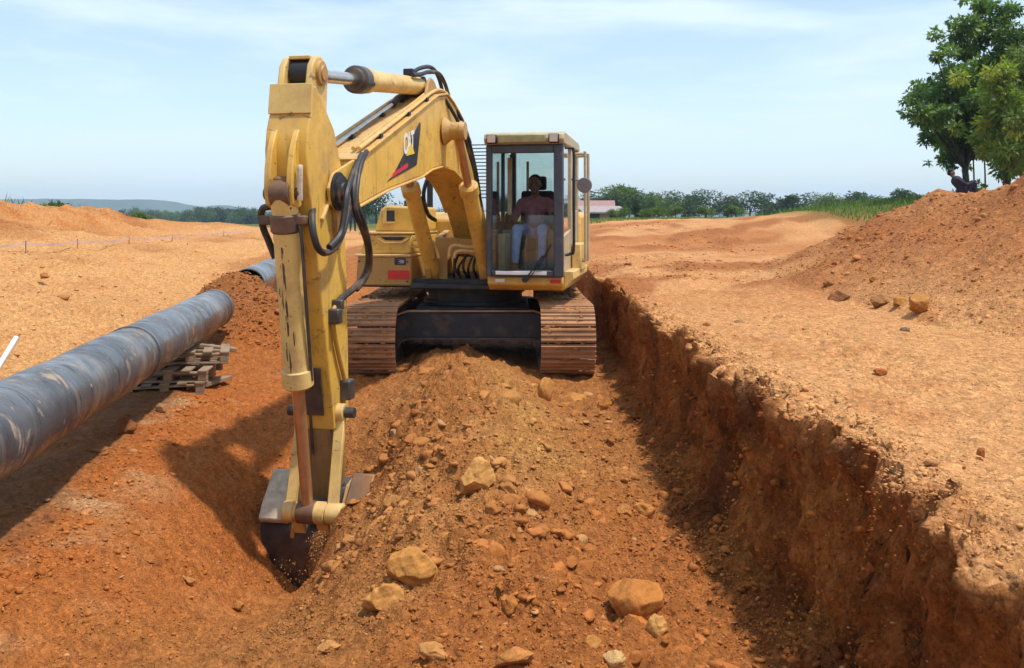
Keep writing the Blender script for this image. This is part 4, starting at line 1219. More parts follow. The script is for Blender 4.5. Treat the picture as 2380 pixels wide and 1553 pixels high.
hose([(1040, 222, 0.10), (1062, 258, 0.2), (1082, 300, 0.25), (1098, 360, 0.30), (1110, 420, 0.36), (1118, 480, 0.42)], 0.022, boom)
hose([(1000, 400, -0.25), (986, 440, -0.26), (986, 470, -0.26), (996, 500, -0.25), (1012, 512, -0.22)], 0.026, boom)
# fittings and line down the side of the stick
m = MB(); q = [inv(X, Y, 0.19) for X, Y in ((786, 702), (776, 720), (774, 745), (778, 780), (788, 830), (800, 880))]
m.tube(q, 0.018); sl = up(m, 'steel_line', 'yellow_dirty', 0, stick)
for X, Y, s in ((778, 735, 0.045), (806, 905, 0.06), (784, 708, 0.03)):
    m = MB(); c = Vector(inv(X, Y, 0.20)); m.box(c - Vector((0.05, s, s * 1.3)), c + Vector((0.05, s, s * 1.3))); up(m, 'line_clamp', 'steel', 0.012, stick)

# ---- linkage
A = Vector(P(5.40, 0, -0.29)); B = Vector(P(5.77, 0, -0.31))
for sd in (-1, 1):
    l = 0.20 if sd > 0 else -0.145
    m = MB(); m.bar(P(5.56, l * 0.93, 0.42), P(5.77, l, -0.31), 0.045, 0.085, up=(1, 0, 0)); m.cyl(P(5.56, l * 0.93 - 0.035, 0.42), P(5.56, l * 0.93 + 0.035, 0.42), 0.07, n=18); m.cyl(P(5.77, l - 0.04, -0.31), P(5.77, l + 0.04, -0.31), 0.08, n=18)
    up(m, 'link_arm', 'yellow_pale', 0.008)
m = MB(); m.cyl(P(5.56, -0.25, 0.42), P(5.56, 0.30, 0.42), 0.042, n=16); up(m, 'link_pin', 'steel')
m = MB(); m.lathe(P(5.77, -0.20, -0.31), P(5.77, 0.30, -0.31), [(0, 0.06), (0.02, 0.075), (0.18, 0.075), (0.2, 0.06), (0.24, 0.06), (0.25, 0.078), (0.45, 0.078), (0.46, 0.066), (0.50, 0.066), (0.51, 0.085), (0.70, 0.085), (0.72, 0.06), (0.78, 0.06), (0.80, 0.08), (0.98, 0.08), (1, 0.06)], 22); up(m, 'rod_end_pin', 'yellow_pale')
for sd in (-1, 1):
    m = MB(); m.bar(P(5.77, sd * 0.10, -0.31), P(5.60, sd * 0.10, -0.60), 0.05, 0.10, up=(1, 0, 0)); m.cyl(P(5.60, sd * 0.10 - 0.04, -0.60), P(5.60, sd * 0.10 + 0.04, -0.60), 0.075, n=16); up(m, 'bucket_link', 'yellow_pale', 0.008)
m = MB(); m.lathe(P(5.40, 0.168, -0.29), P(5.40, 0.36, -0.29), [(0, 0.10), (0.3, 0.10), (0.32, 0.12), (0.55, 0.12), (0.57, 0.075), (1, 0.07)], 20); up(m, 'hinge_pin', 'steel')
m = MB(); m.lathe(P(5.40, -0.168, -0.29), P(5.40, -0.30, -0.29), [(0, 0.10), (0.5, 0.10), (0.52, 0.07), (1, 0.07)], 20); up(m, 'hinge_pin', 'steel')

# ---- bucket, mouth turned back to the machine
W = 0.43
shell = [(5.22, -0.19), (5.42, -0.21), (5.60, -0.37), (5.66, -0.44), (5.70, -0.56), (5.74, -0.75), (5.72, -0.95), (5.62, -1.14), (5.42, -1.28), (5.12, -1.35), (4.80, -1.34)]
shell_in = [(u - 0.035 * (u - 5.1) / 0.62, v + 0.03 * (0.5 - v) * 0.6) for u, v in shell]
m = MB()
n = len(shell)
inn = []
for i, (u, v) in enumerate(shell):
    p, q = shell[max(i - 1, 0)], shell[min(i + 1, n - 1)]
    dx, dy = q[0] - p[0], q[1] - p[1]; L = math.hypot(dx, dy)
    inn.append((u + dy / L * 0.03, v - dx / L * 0.03))
m.prism(shell + inn[::-1], -W, W, PS)
bucket = up(m, 'bucket', 'bucket', 0.006, ang=30)
# scuffed plate over the back, one on each side of the hinge ears
for l0, l1 in ((-W - 0.004, -0.185), (0.245, W + 0.004)):
    m = MB(); m.prism([(5.40, -0.18), (5.60, -0.352), (5.665, -0.43), (5.70, -0.44), (5.735, -0.40), (5.665, -0.29), (5.46, -0.085), (5.40, -0.10)], l0, l1, PS)
    up(m, 'back_plate', 'pale_plate' if l0 < 0 else 'bucket_soil', 0.014, bucket)
for sd in (-1, 1):
    m = MB()
    m.prism([(5.22, -0.21), (5.42, -0.25), (5.59, -0.41), (5.69, -0.58), (5.73, -0.75), (5.71, -0.95), (5.61, -1.13), (5.42, -1.27), (5.12, -1.34), (4.82, -1.33), (4.88, -0.85), (4.95, -0.35), (5.05, -0.22)], sd * (W + 0.001), sd * (W + 0.028), PS)
    up(m, 'side_plate', 'bucket' if sd < 0 else 'bucket_soil', 0.005, bucket)
    m = MB(); m.prism([(4.86, -1.20), (4.80, -1.18), (4.74, -0.80), (4.84, -0.34), (4.93, -0.20), (4.98, -0.22), (4.93, -0.55), (4.91, -0.85)], sd * (W + 0.029), sd * (W + 0.062), PS)
    up(m, 'side_cutter', 'pale_plate', 0.005, bucket)
    m = MB(); m.prism([(5.18, -0.30), (5.24, -0.18), (5.36, -0.145), (5.50, -0.17), (5.62, -0.32), (5.70, -0.52), (5.68, -0.66), (5.56, -0.68), (5.50, -0.45), (5.30, -0.42)], (0.205 if sd > 0 else -0.18), (0.243 if sd > 0 else -0.146), PS)
    up(m, 'hinge_ear', 'yellow_dirty', 0.006, bucket)
for k in range(5):
    l = -0.36 + 0.18 * k
    m = MB(); m.prism([(4.86, -1.365), (4.86, -1.29), (4.74, -1.30), (4.60, -1.335), (4.60, -1.345), (4.74, -1.37)], l - 0.045, l + 0.045, PS)
    up(m, 'tooth', 'steel', 0.006, bucket)

# ------------------------------------------------------------------ pipes, pallets, stake, tape
PIPE_A = Vector((-2.33, 1.2, 0.76)); PIPE_B = Vector((-3.92, 11.7, 0.76))
def pipe(name, a, b, rad, label, mat='pipe'):
    a, b = Vector(a), Vector(b)
    d = b - a
    root = empty(name, a)
    root.rotation_euler = d.to_track_quat('Y', 'Z').to_euler()
    L = d.length
    m = MB(); n = 40
    prof = [(0.0, rad - 0.016)] + [(t, rad + 0.004 * math.sin(t * 37) + 0.002 * math.sin(t * 91)) for t in np.linspace(0.0004, 0.9996, 60)] + [(1.0, rad - 0.016)]
    vs, fs = [], []
    for t, r in prof:
        for i in range(n):
            an = 2 * math.pi * i / n
            vs.append((r * math.cos(an), t * L, r * math.sin(an)))
    k = len(prof)
    for j in range(k - 1):
        fs += [(j * n + i, (j + 1) * n + i, (j + 1) * n + (i + 1) % n, j * n + (i + 1) % n) for i in range(n)]
    # inner bore
    for t in (1.0, 0.0):
        for i in range(n):
            an = 2 * math.pi * i / n
            vs.append(((rad - 0.016) * math.cos(an), t * L, (rad - 0.016) * math.sin(an)))
    o1, o0 = k * n, (k + 1) * n
    fs += [(o1 + i, o0 + i, o0 + (i + 1) % n, o1 + (i + 1) % n) for i in range(n)]
    m.add(vs, fs)
    m.build('pipe_wall', mat, root, ang=50)
    for t, w in ((L - 0.16, 0.05), (L * 0.62, 0.03), (L * 0.36, 0.03)):
        m = MB(); m.lathe((0, t - w, 0), (0, t + w, 0), [(0, rad - 0.004), (0.05, rad + 0.006), (0.95, rad + 0.006), (1, rad - 0.004)], 40)
        m.build('wrap_band', mat, root)
    tag(root, label, 'pipe', 'steel pipeline sections')
    return root
pipe('pipeline', PIPE_A, PIPE_B, 0.25, 'long grey coated steel pipe smeared with dried mud, resting on pallets at left')
pipe('pipeline', (-4.02, 13.5, 0.93), (-5.6, 24.5, 1.0), 0.25, 'farther pale pipe end sticking out behind the soil heap beside the excavator arm')

def pallet(loc, rz, tilt, label):
    root = empty('pallet', loc, rz)
    root.scale = (0.78, 0.78, 1.0)
    root.rotation_euler = (tilt[0], tilt[1], rz)
    for k in range(5):
        x = -0.44 + k * 0.22
        m = MB(); m.box((x - 0.06, -0.5, 0.108), (x + 0.06, 0.5, 0.13)); m.build('deck_board', 'wood', root, 0.004)
    for y in (-0.44, 0.0, 0.44):
        m = MB(); m.box((-0.5, y - 0.05, 0.0), (0.5, y + 0.05, 0.02)); m.build('bottom_board', 'wood', root, 0.004)
        m = MB(); m.box((-0.5, y - 0.05, 0.088), (0.5, y + 0.05, 0.107)); m.build('stringer_board', 'wood', root, 0.004)
        for x in (-0.44, 0.0, 0.44):
            m = MB(); m.box((x - 0.055, y - 0.05, 0.0205), (x + 0.055, y + 0.05, 0.0875)); m.build('block', 'wood', root, 0.005)
    tag(root, label, 'pallet', 'wooden pallets stacked under the pipe')
px, py = -3.60, 9.35
bz = gz(px + 0.35, py) - 0.02
pallet((px, py, bz), R(12), (0, R(-1.5)), 'lowest weathered wooden pallet of the stack under the grey pipe')
pallet((px + 0.05, py + 0.06, bz + 0.135), R(6), (R(1), R(1.0)), 'weathered wooden pallet in the middle of the stack under the grey pipe')
pallet((px + 0.12, py + 0.28, bz + 0.27), R(17), (R(-2), R(2)), 'topmost weathered wooden pallet, right under the belly of the grey pipe')
for a, b, lab in (((-3.30, 9.15, bz + 0.06), (-3.12, 9.75, bz + 0.06), 'loose wooden plank lying beside the pallets on the red soil'),
                  ((-3.55, 9.75, bz + 0.42), (-3.10, 9.95, bz + 0.33), 'loose pale plank sticking out on top of the stacked pallets')):
    m = MB(); m.bar(a, b, 0.11, 0.045); tag(m.build('plank', 'wood', None, 0.006), lab, 'plank')

p0 = at(-28, 892, 6.9); p1 = at(38, 785, 7.3)
m = MB(); m.cyl(p0 - (p1 - p0) * 0.25, p1, 0.022, n=12)
tag(m.build('marker_pole', 'pole_white', None), 'white pole leaning out behind the pipe at the left edge', 'pole')

# barrier tape along the top of the cut slope
tp = [(-60, 578, 16.5), (60, 566, 17.4), (180, 561, 19), (300, 555, 21.5), (400, 550, 24.5), (520, 544, 29), (640, 541, 33)]
pts = []
for X, Y, d in tp:
    q = at(X, Y, d); q.z = max(q.z, gz(q.x, q.y) + 0.10); pts.append(q)
root = empty('barrier_tape', pts[0])
m = MB()
for a, b in zip(pts[:-1], pts[1:]):
    prev = None
    for k in range(9):
        t = k / 8
        q = a.lerp(b, t); q = q - Vector((0, 0, 0.05 * math.sin(t * math.pi)))
        if prev is not None:
            m.bar(prev - pts[0], q - pts[0], 0.006, 0.045)
        prev = q
m.build('tape_band', 'tape_red', root)
for q in pts:
    g0 = gz(q.x, q.y)
    m = MB(); m.cyl(Vector((q.x, q.y, g0 - 0.1)) - pts[0], Vector((q.x, q.y, q.z + 0.05)) - pts[0], 0.012, n=8); m.build('stake', 'wood', root)
tag(root, 'faded red and white barrier tape strung along the top of the left bank', 'barrier tape')

# ------------------------------------------------------------------ rocks and clods
def boulder(X, Y, wpx, hpx, col, label, d=None, name='boulder', cat='boulder', group=None, seed=0, squash=0.8, sink=0.37):
    x, y, z = on_ground(X, Y + hpx * 0.25)
    if d: x, y = (X - 1190) / FOC * d, d; z = gz(x, y)
    w = wpx / FOC * y / 2; h = hpx / FOC * y / 2
    v, f = rock_shape(4 if wpx > 45 else 3, seed, 10, 0.065)
    v = v * np.array([w, (w + h) * 0.5 * squash, h])
    a = seed * 1.3
    g = np.random.default_rng(seed)
    cc = np.tile(np.array(col) * np.array((0.92, 0.80, 0.62)), (len(v), 1)) * (1 + 0.22 * fbm(v[:, 0] / w * 2 + seed, v[:, 2] / w * 2, 4))[:, None]
    o = link(name, np_mesh(name, v, f, cc, smooth=True), 'clod')
    o.location = (x, y, z + h * (1 - 2 * sink) )
    o.rotation_euler = (0, 0, g.uniform(-0.5, 0.5))
    o.data.set_sharp_from_angle(angle=R(40))
    tag(o, label, cat, group)
    return o
PALE = (0.58, 0.34, 0.13); OCH = (0.46, 0.235, 0.08); RUST = (0.42, 0.185, 0.055); BRN = (0.33, 0.18, 0.09)
boulder(1108, 1098, 85, 95, PALE, 'pale rounded boulder half buried high on the middle of the soil heap', seed=21, sink=0.42)
boulder(956, 1306, 118, 98, (0.50, 0.26, 0.085), 'large yellowish boulder right of the bucket, above a smaller one', seed=22, sink=0.42)
boulder(895, 1386, 100, 84, (0.50, 0.265, 0.09), 'flat yellowish boulder at the lip of the dug hole, below the larger one', seed=23, sink=0.42)
boulder(1478, 1382, 125, 140, (0.47, 0.21, 0.065), 'big rusty block on the trench floor near the right wall', seed=24, sink=0.34)
boulder(1530, 1455, 56, 66, PALE, 'pale stone just below the big rusty block', name='stone', cat='stone', seed=25)
boulder(1500, 1185, 70, 44, (0.48, 0.23, 0.075), 'rusty stone at the foot of the wall, right end of the heap', name='stone', cat='stone', seed=26)
boulder(1450, 1192, 56, 48, OCH, 'ochre stone beside the rusty one at the right end of the heap', name='stone', cat='stone', seed=27)
boulder(1180, 1400, 46, 62, RUST, 'upright reddish stone in the gravel in the middle foreground', name='stone', cat='stone', seed=28)
boulder(1262, 1352, 46, 40, (0.55, 0.36, 0.2), 'greyish pale stone in the gravel right of the middle', name='stone', cat='stone', seed=29)
boulder(1010, 1515, 92, 46, (0.47, 0.25, 0.10), 'flat slab of soil at the bottom edge left of the middle', name='slab', cat='slab', seed=30)
boulder(1195, 1522, 110, 44, (0.46, 0.22, 0.08), 'long flat crust at the bottom edge in the middle', name='slab', cat='slab', seed=31)
boulder(1430, 1530, 60, 40, (0.60, 0.42, 0.22), 'pale stone at the bottom edge right of the middle', name='stone', cat='stone', seed=32)
boulder(1375, 1495, 52, 40, OCH, 'ochre stone just above the pale one at the bottom edge', name='stone', cat='stone', seed=33)
boulder(1270, 918, 40, 62, (0.50, 0.26, 0.09), 'upright clod in front of the right track', name='clod', cat='clod', seed=34, sink=0.1)
boulder(1330, 925, 70, 40, (0.50, 0.26, 0.09), 'lit clod of soil just in front of the right track', name='clod', cat='clod', seed=35)
boulder(1405, 940, 46, 40, RUST, 'reddish clod beside the right track at the foot of the wall', name='clod', cat='clod', seed=36)
boulder(2138, 716, 66, 56, OCH, 'largest brown rock at the foot of the right mound', name='rock', cat='rock', seed=41, sink=0.15)
boulder(2048, 704, 50, 34, BRN, 'left one of two brown rocks beside the largest one at the mound', name='rock', cat='rock', seed=42, sink=0.15)
boulder(2090, 708, 44, 30, OCH, 'low rock between two others at the foot of the right mound', name='rock', cat='rock', seed=43, sink=0.15)
boulder(1955, 692, 66, 42, BRN, 'flat brown rock farthest left at the foot of the right mound', name='rock', cat='rock', seed=44, sink=0.2)
boulder(1925, 660, 26, 22, BRN, 'small brown rock behind the flat one at the mound', name='rock', cat='rock', seed=45)
boulder(2030, 650, 22, 18, OCH, 'small ochre rock on the lower slope of the right mound', name='rock', cat='rock', seed=46)
boulder(2280, 1058, 26, 28, (0.36, 0.15, 0.06), 'dark red stone alone on the bank at far right', name='stone', cat='stone', seed=47, sink=0.1)
boulder(2045, 862, 34, 18, (0.40, 0.16, 0.06), 'flat red stone on the middle of the right bank', name='stone', cat='stone', seed=48)
boulder(2105, 770, 30, 24, (0.24, 0.16, 0.12), 'dark grey stone below the rocks of the right mound', name='stone', cat='stone', seed=49)
boulder(1722, 748, 36, 14, (0.42, 0.27, 0.15), 'flat grey brown stone on the bank near the trench lip', name='stone', cat='stone', seed=50)
boulder(1642, 756, 24, 16, (0.38, 0.16, 0.06), 'red stone on the bank near the trench lip, beside the flat one', name='stone', cat='stone', seed=51)
boulder(1870, 768, 20, 14, (0.36, 0.2, 0.09), 'small brown stone between the trench lip and the mound', name='stone', cat='stone', seed=52)
boulder(290, 998, 52, 44, (0.23, 0.10, 0.045), 'dark clod at the edge of the bench below the pallets', name='clod', cat='clod', seed=61, sink=0.12)
boulder(222, 1046, 60, 26, (0.26, 0.12, 0.055), 'low dark clods on the bench edge between pallets and the left edge', name='clod', cat='clod', seed=62)
boulder(375, 948, 34, 24, (0.40, 0.24, 0.13), 'brown stone just below the stacked pallets', name='stone', cat='stone', seed=63)
boulder(112, 1208, 34, 26, (0.25, 0.11, 0.05), 'dark clod among the pale stones near the left edge', name='clod', cat='clod', seed=64)
boulder(40, 1285, 46, 34, (0.30, 0.12, 0.05), 'dark red clod at the left edge of the picture', name='clod', cat='clod', seed=65)
boulder(148, 692, 38, 18, (0.42, 0.2, 0.085), 'flat brown clod on the light slope left of the pipe', name='clod', cat='clod', seed=66)
boulder(104, 640, 26, 16, (0.42, 0.2, 0.085), 'small brown clod high on the light slope at far left', name='clod', cat='clod', seed=67)
boulder(590, 824 - 268, 22, 10, (0.42, 0.2, 0.085), 'small dark clod on the light slope above the far pipe', name='clod', cat='clod', seed=68)
boulder(440, 1350, 30, 22, OCH, 'ochre stone on the slope left of the dug hole', name='stone', cat='stone', seed=69)
boulder(555, 1405, 32, 20, OCH, 'flat ochre stone below the bucket at left', name='stone', cat='stone', seed=70)
boulder(350, 1302, 26, 12, (0.40, 0.17, 0.06), 'thin red slab on the red slope at lower left', name='slab', cat='slab', seed=71)
boulder(765, 1500, 60, 24, (0.47, 0.25, 0.1), 'slab of crust in front of the falling soil', name='slab', cat='slab', seed=72)

def scatter(name, n, sampler, rmin, rmax, power, sub, label, cat, mat='clod', lift=0.1, flat=(0.5, 0.9), colf=None):
    g = np.random.default_rng(len(name) * 7 + n)
    x, y = sampler(g, n)
    n = len(x)
    z = height(x, y)
    u = g.random(n)
    r = rmin * (1 - u * (1 - (rmin / rmax) ** power)) ** (-1 / power)
    r = r * np.clip(y / 5.0, 0.42, 1.0)
    shapes = [rock_shape(sub, 100 + k, 11) for k in range(14)]
    nv = len(shapes[0][0]); f0 = shapes[0][1]
    base = np.stack([s[0] for s in shapes])
    Vv = base[g.integers(0, 14, n)]
    sc = np.stack([g.uniform(0.7, 1.7, n), g.uniform(0.6, 1.2, n), g.uniform(flat[0], flat[1], n)], 1) * r[:, None]
    Vv = Vv * sc[:, None, :]
    ax = g.uniform(-0.6, 0.6, n); az = g.uniform(0, 6.28, n)
    ca, sa = np.cos(ax)[:, None], np.sin(ax)[:, None]
    y1 = Vv[:, :, 1] * ca - Vv[:, :, 2] * sa; z1 = Vv[:, :, 1] * sa + Vv[:, :, 2] * ca
    cz, sz = np.cos(az)[:, None], np.sin(az)[:, None]
    x2 = Vv[:, :, 0] * cz - y1 * sz; y2 = Vv[:, :, 0] * sz + y1 * cz
    Vv = np.stack([x2 + x[:, None], y2 + y[:, None], z1 + (z + r * lift)[:, None]], 2)
    c = colour(x, y, z)
    c = c * g.uniform(0.78, 1.22, n)[:, None]
    pal = g.random(n) < 0.06
    c[pal] = c[pal] * 0.4 + np.array((0.52, 0.31, 0.14)) * 0.6
    if colf is not None: c = colf(c, g)
    C = np.repeat(c, nv, 0)
    F = (f0[None] + (np.arange(n) * nv)[:, None, None]).reshape(-1, 3)
    o = link(name, np_mesh(name, Vv.reshape(-1, 3), F, C), mat)
    tag(o, label, cat, kind='stuff')
    return o
def area(x0, x1, y0, y1, keep=None, pw=1.6):
    def f(g, n):
        u = g.random(n * 3)
        a = 1 - pw
        y = (y0 ** a + u * (y1 ** a - y0 ** a)) ** (1 / a)
        x = g.uniform(x0, x1, n * 3)
        ok = np.ones(len(x), bool) if keep is None else keep(x, y, g)
        return x[ok][:n], y[ok][:n]
    return f
def clumpy(x, y, s=1.3, t=0.0): return fbm(x * s + 7, y * s, 4) > t
in_cut = lambda x, y, g: (x < edge_x(y) - 0.1) & (x > -1.25) & (clumpy(x, y, 1.1, -0.12) | (g.random(len(x)) < 0.35))
scatter('soil_clods', 20000, area(-1.25, 1.35, 2.8, 10.3, in_cut), 0.006, 0.034, 2.9, 0, 'loose clods and gravel covering the heap of dug soil', 'soil clods')
scatter('coarse_clods', 520, area(-1.2, 1.2, 3.0, 8.5, lambda x, y, g: (x < edge_x(y) - 0.12) & clumpy(x, y, 0.9, 0.05)), 0.022, 0.075, 2.8, 1, 'coarse broken lumps of soil in the foreground of the trench', 'soil clods', flat=(0.45, 0.8))
scatter('soil_chunks', 150, area(-1.1, 1.0, 3.0, 10.0, lambda x, y, g: (x < edge_x(y) - 0.15) & clumpy(x, y, 0.8, 0.0)), 0.045, 0.12, 2.2, 2, 'compacted chunks half buried in the heap of dug soil', 'soil clods', lift=-0.25, flat=(0.5, 0.8))
scatter('red_crumbs', 11000, area(-3.5, -1.1, 3.0, 12.0, lambda x, y, g: (x > bench_x(y) - 0.15) & (clumpy(x, y, 1.5, 0.0) | (g.random(len(x)) < 0.25))), 0.005, 0.026, 3.0, 0, 'red crumbs and gravel on the slope below the pipe', 'soil crumbs')
scatter('bench_stones', 1400, area(-3.6, -2.2, 3.6, 10.0, lambda x, y, g: np.abs(x - bench_x(y) + 0.02) < 0.22 * np.abs(g.normal(size=len(x)))), 0.010, 0.042, 2.5, 0, 'row of stones and clods along the edge of the bench below the pipe', 'stones')
scatter('bank_crumbs', 9500, area(1.42, 5.2, 1.5, 14.0, lambda x, y, g: (x > edge_x(y) + 0.03) & (clumpy(x, y, 1.2, 0.02) | (g.random(len(x)) < 0.3))), 0.004, 0.022, 3.0, 0, 'fine crumbs strewn over the trafficked bank right of the trench', 'soil crumbs')
scatter('lip_crumbs', 7000, area(1.2, 1.9, 1.5, 12.5, lambda x, y, g: np.abs(x - edge_x(y) - 0.1) < 0.16 * np.abs(g.normal(size=len(x)))), 0.006, 0.038, 2.5, 0, 'crumbly clods along the lip of the trench wall', 'soil crumbs')
scatter('mound_clods', 8000, area(3.7, 9.5, 5.0, 20.0, lambda x, y, g: (regions(x, y)['mound'] > 0.02)), 0.010, 0.055, 3.0, 0, 'clods over the mound of excavated soil at right', 'soil clods')
scatter('slope_clods', 5000, area(-14.5, -4.1, 5.5, 30.0, lambda x, y, g: x < bench_x(np.clip(y, 0, 14)) - 1.2, 1.3), 0.012, 0.06, 2.4, 0, 'scattered clods on the light slope left of the pipe', 'soil clods')
scatter('heap_clods', 2200, area(-5.3, -2.4, 11.3, 14.5, lambda x, y, g: regions(x, y)['pheap'] > 0.15), 0.012, 0.06, 2.6, 0, 'lumps on the brown heap at the end of the pipe', 'soil clods')
scatter('road_clods', 2600, area(1.0, 7.0, 11.0, 40.0, lambda x, y, g: clumpy(x, y, 0.35, 0.08), 1.2), 0.015, 0.09, 2.4, 0, 'clods thrown up along the dirt track behind', 'soil clods')

scatter('wall_clods', 5200, area(0.9, 1.5, 1.6, 12.0, lambda x, y, g: (x < edge_x(y) + 0.02) & (x > edge_x(y) - 0.38)), 0.006, 0.045, 2.4, 0, 'clods stuck in the shaded wall of the trench', 'soil clods', lift=0.0)

# soil running off the bucket
def falling():
    g = np.random.default_rng(4)
    pts, rad = [], []
    for n, X0, X1, Y0, Y1, d0, d1 in ((6500, 727, 752, 1235, 1500, 6.3, 6.5), (900, 715, 800, 1240, 1420, 6.3, 6.6), (500, 640, 720, 1300, 1450, 6.3, 6.7)):
        t = g.random(n) ** 0.8
        X = X0 + (X1 - X0) * g.random(n) - 16 * t * (n > 3000) + g.normal(size=n) * 4
        Y = Y0 + (Y1 - Y0) * t
        d = g.uniform(d0, d1, n)
        pts.append(np.stack([(X - 1190) / FOC * d, d, EYE - (Y - 505) / FOC * d], 1)); rad.append(0.002 + 0.009 * g.random(n) ** 7)
    p = np.concatenate(pts); r = np.concatenate(rad)
    ok = p[:, 2] > height(p[:, 0], p[:, 1]) - 0.01
    p, r = p[ok], r[ok]
    n = len(p)
    v, f = rock_shape(0, 5, 3)
    V_ = v[None] * (r[:, None] * g.uniform(0.7, 1.3, (n, 3)))[:, None, :] + p[:, None, :]
    F = (f[None] + (np.arange(n) * len(v))[:, None, None]).reshape(-1, 3)
    c = np.array((0.36, 0.165, 0.055))[None] * g.uniform(0.6, 1.2, n)[:, None]
    tag(link('falling_soil', np_mesh('falling_soil', V_.reshape(-1, 3), F, np.repeat(c, len(v), 0)), 'clod'), 'loose soil trickling down from the bucket', 'falling soil', kind='stuff')
falling()

# ------------------------------------------------------------------ trees and shrubs
def leaves(g, centres, radii, per, size, base, var=0.25, droop=0.5, top_col=None):
    """bent leaf blades spread through clumps; returns verts, quads, colours"""
    cs, rs = np.asarray(centres, float), np.asarray(radii, float)
    n_each = np.maximum((per * (rs / rs.mean()) ** 2).astype(int), 12)
    idx = np.repeat(np.arange(len(cs)), n_each)
    n = len(idx)
    d = g.normal(size=(n, 3)); d /= np.linalg.norm(d, axis=1)[:, None]
    rr = rs[idx] * g.random(n) ** 0.45
    p = cs[idx] + d * rr[:, None] * np.array([1, 1, 0.8])
    a = g.normal(size=(n, 3)); a = a * 0.6 + d * 0.8; a[:, 2] -= droop
    a /= np.linalg.norm(a, axis=1)[:, None]
    b = np.cross(a, g.normal(size=(n, 3))); b /= np.linalg.norm(b, axis=1)[:, None] + 1e-9
    L = size * g.uniform(0.6, 1.3, n); Wd = L * g.uniform(0.28, 0.45, n)
    q0 = p; q1 = p + a * (L * 0.5)[:, None] + b * Wd[:, None] * 0.5
    q2 = p + a * L[:, None]; q3 = p + a * (L * 0.5)[:, None] - b * Wd[:, None] * 0.5
    V_ = np.stack([q0, q1, q2, q3], 1).reshape(-1, 3)
    F = np.arange(n * 4).reshape(n, 4)
    clump = g.uniform(1 - var, 1 + var, len(cs))[idx]
    c = np.asarray(base)[None] * (clump * g.uniform(0.75, 1.3, n))[:, None]
    yel = g.random(n) < 0.12
    c[yel] *= np.array((1.7, 1.35, 0.9))
    if top_col is not None:
        w = (g.random(len(cs)) < 0.35)[idx]
        c[w] = c[w] * 0.3 + np.asarray(top_col)[None] * g.uniform(0.7, 1.2, n)[w][:, None] * 0.7
    return V_, F, np.repeat(c, 4, 0)

def near_tree(name, base, fork, blobs, d, label, base_col, top_col, seed, depth=1.6, per=330, size=0.26, group=None, trunk_r=0.12, limbs=True):
    g = np.random.default_rng(seed)
    base = Vector(base)
    root = empty(name, base)
    cen, rad = [], []
    for X, Y, rpx in blobs:
        dd = d + g.uniform(-depth, depth)
        p = at(X, Y, dd) - base
        r = rpx / FOC * d
        cen.append(tuple(p)); rad.append(r)
        for _ in range(5):
            o = g.normal(size=3) * r * 0.8
            cen.append((p.x + o[0], p.y + o[1] * 1.6, p.z + o[2])); rad.append(r * g.uniform(0.28, 0.55))
    V_, F, C = leaves(g, cen, rad, per, size, base_col, 0.3, 0.45, top_col)
    link('crown', np_mesh('crown', V_, F, C), 'leaf', root)
    m = MB()
    fk = Vector(fork) - base
    m.tube([(0, 0, -0.2), fk * 0.5 + Vector((0.03, 0, 0)), fk], trunk_r, 10, 4, rads=[trunk_r * 1.3, trunk_r, trunk_r * 0.85])
    m.build('trunk', 'bark', root)
    for k, (X, Y, rpx) in enumerate(blobs):
        p = Vector(cen[k * 6])
        mid = fk.lerp(p, 0.5) + Vector((g.uniform(-.2, .2), g.uniform(-.2, .2), g.uniform(-0.1, .35)))
        m = MB(); m.tube([fk, mid, p], 0.03, 6, 4, rads=[trunk_r * 0.55, trunk_r * 0.33, 0.012])
        m.build('branch', 'bark', root)
    tag(root, label, 'tree', group)
    return root
blA = [(2285, 8, 26), (2330, 32, 26), (2250, 62, 32), (2300, 72, 36), (2350, 88, 38), (2245, 118, 28), (2215, 185, 38), (2176, 132, 13), (2192, 210, 28), (2152, 205, 20), (2122, 230, 16), (2142, 263, 20), (2176, 270, 32), (2222, 250, 42), (2270, 180, 50), (2330, 160, 46), (2162, 308, 20), (2202, 330, 32), (2240, 310, 42), (2280, 270, 46), (2202, 378, 16), (2228, 352, 20)]
blB = [(2320, 182, 36), (2370, 150, 42), (2292, 215, 32), (2340, 240, 50), (2400, 220, 56), (2310, 290, 42), (2360, 310, 50), (2420, 300, 56), (2345, 355, 38), (2335, 392, 26), (2385, 365, 42), (2440, 380, 46), (2490, 250, 50), (2480, 330, 50), (2420, 130, 46)]
xA = at(2244, 448, 33); zA = gz(xA.x, xA.y)
near_tree('leafy_tree', (xA.x, xA.y, min(zA, xA.z)), tuple(at(2243, 392, 33)), blA, 33, 'tall dark green tree with a slim forked trunk behind the right mound', (0.072, 0.135, 0.038), (0.19, 0.28, 0.06), 31, 1.8, 150, 0.20, 'trees behind the right mound')
xB = at(2335, 440, 29); zB = gz(xB.x, xB.y)
near_tree('leafy_tree', (xB.x, xB.y, min(zB, xB.z)), tuple(at(2340, 395, 29)), blB, 29, 'bushy yellowish green tree at the right edge, in front of the taller one', (0.125, 0.185, 0.04), (0.36, 0.38, 0.07), 32, 1.6, 185, 0.20, 'trees behind the right mound')
for X, tip, lab in ((2262, 330, 'thin sapling just right of the forked trunk'), (2288, 335, 'thin sapling farthest right under the dark tree')):
    p = at(X, 445, 34); g0 = min(p.z, gz(p.x, p.y))
    near_tree('sapling', (p.x, p.y, g0), tuple(at(X, 370, 34)), [(X, tip, 9), (X - 6, tip + 22, 7), (X + 6, tip + 30, 6)], 34, lab, (0.04, 0.075, 0.02), None, X, 0.2, 40, 0.2, 'saplings behind the right mound', 0.03)

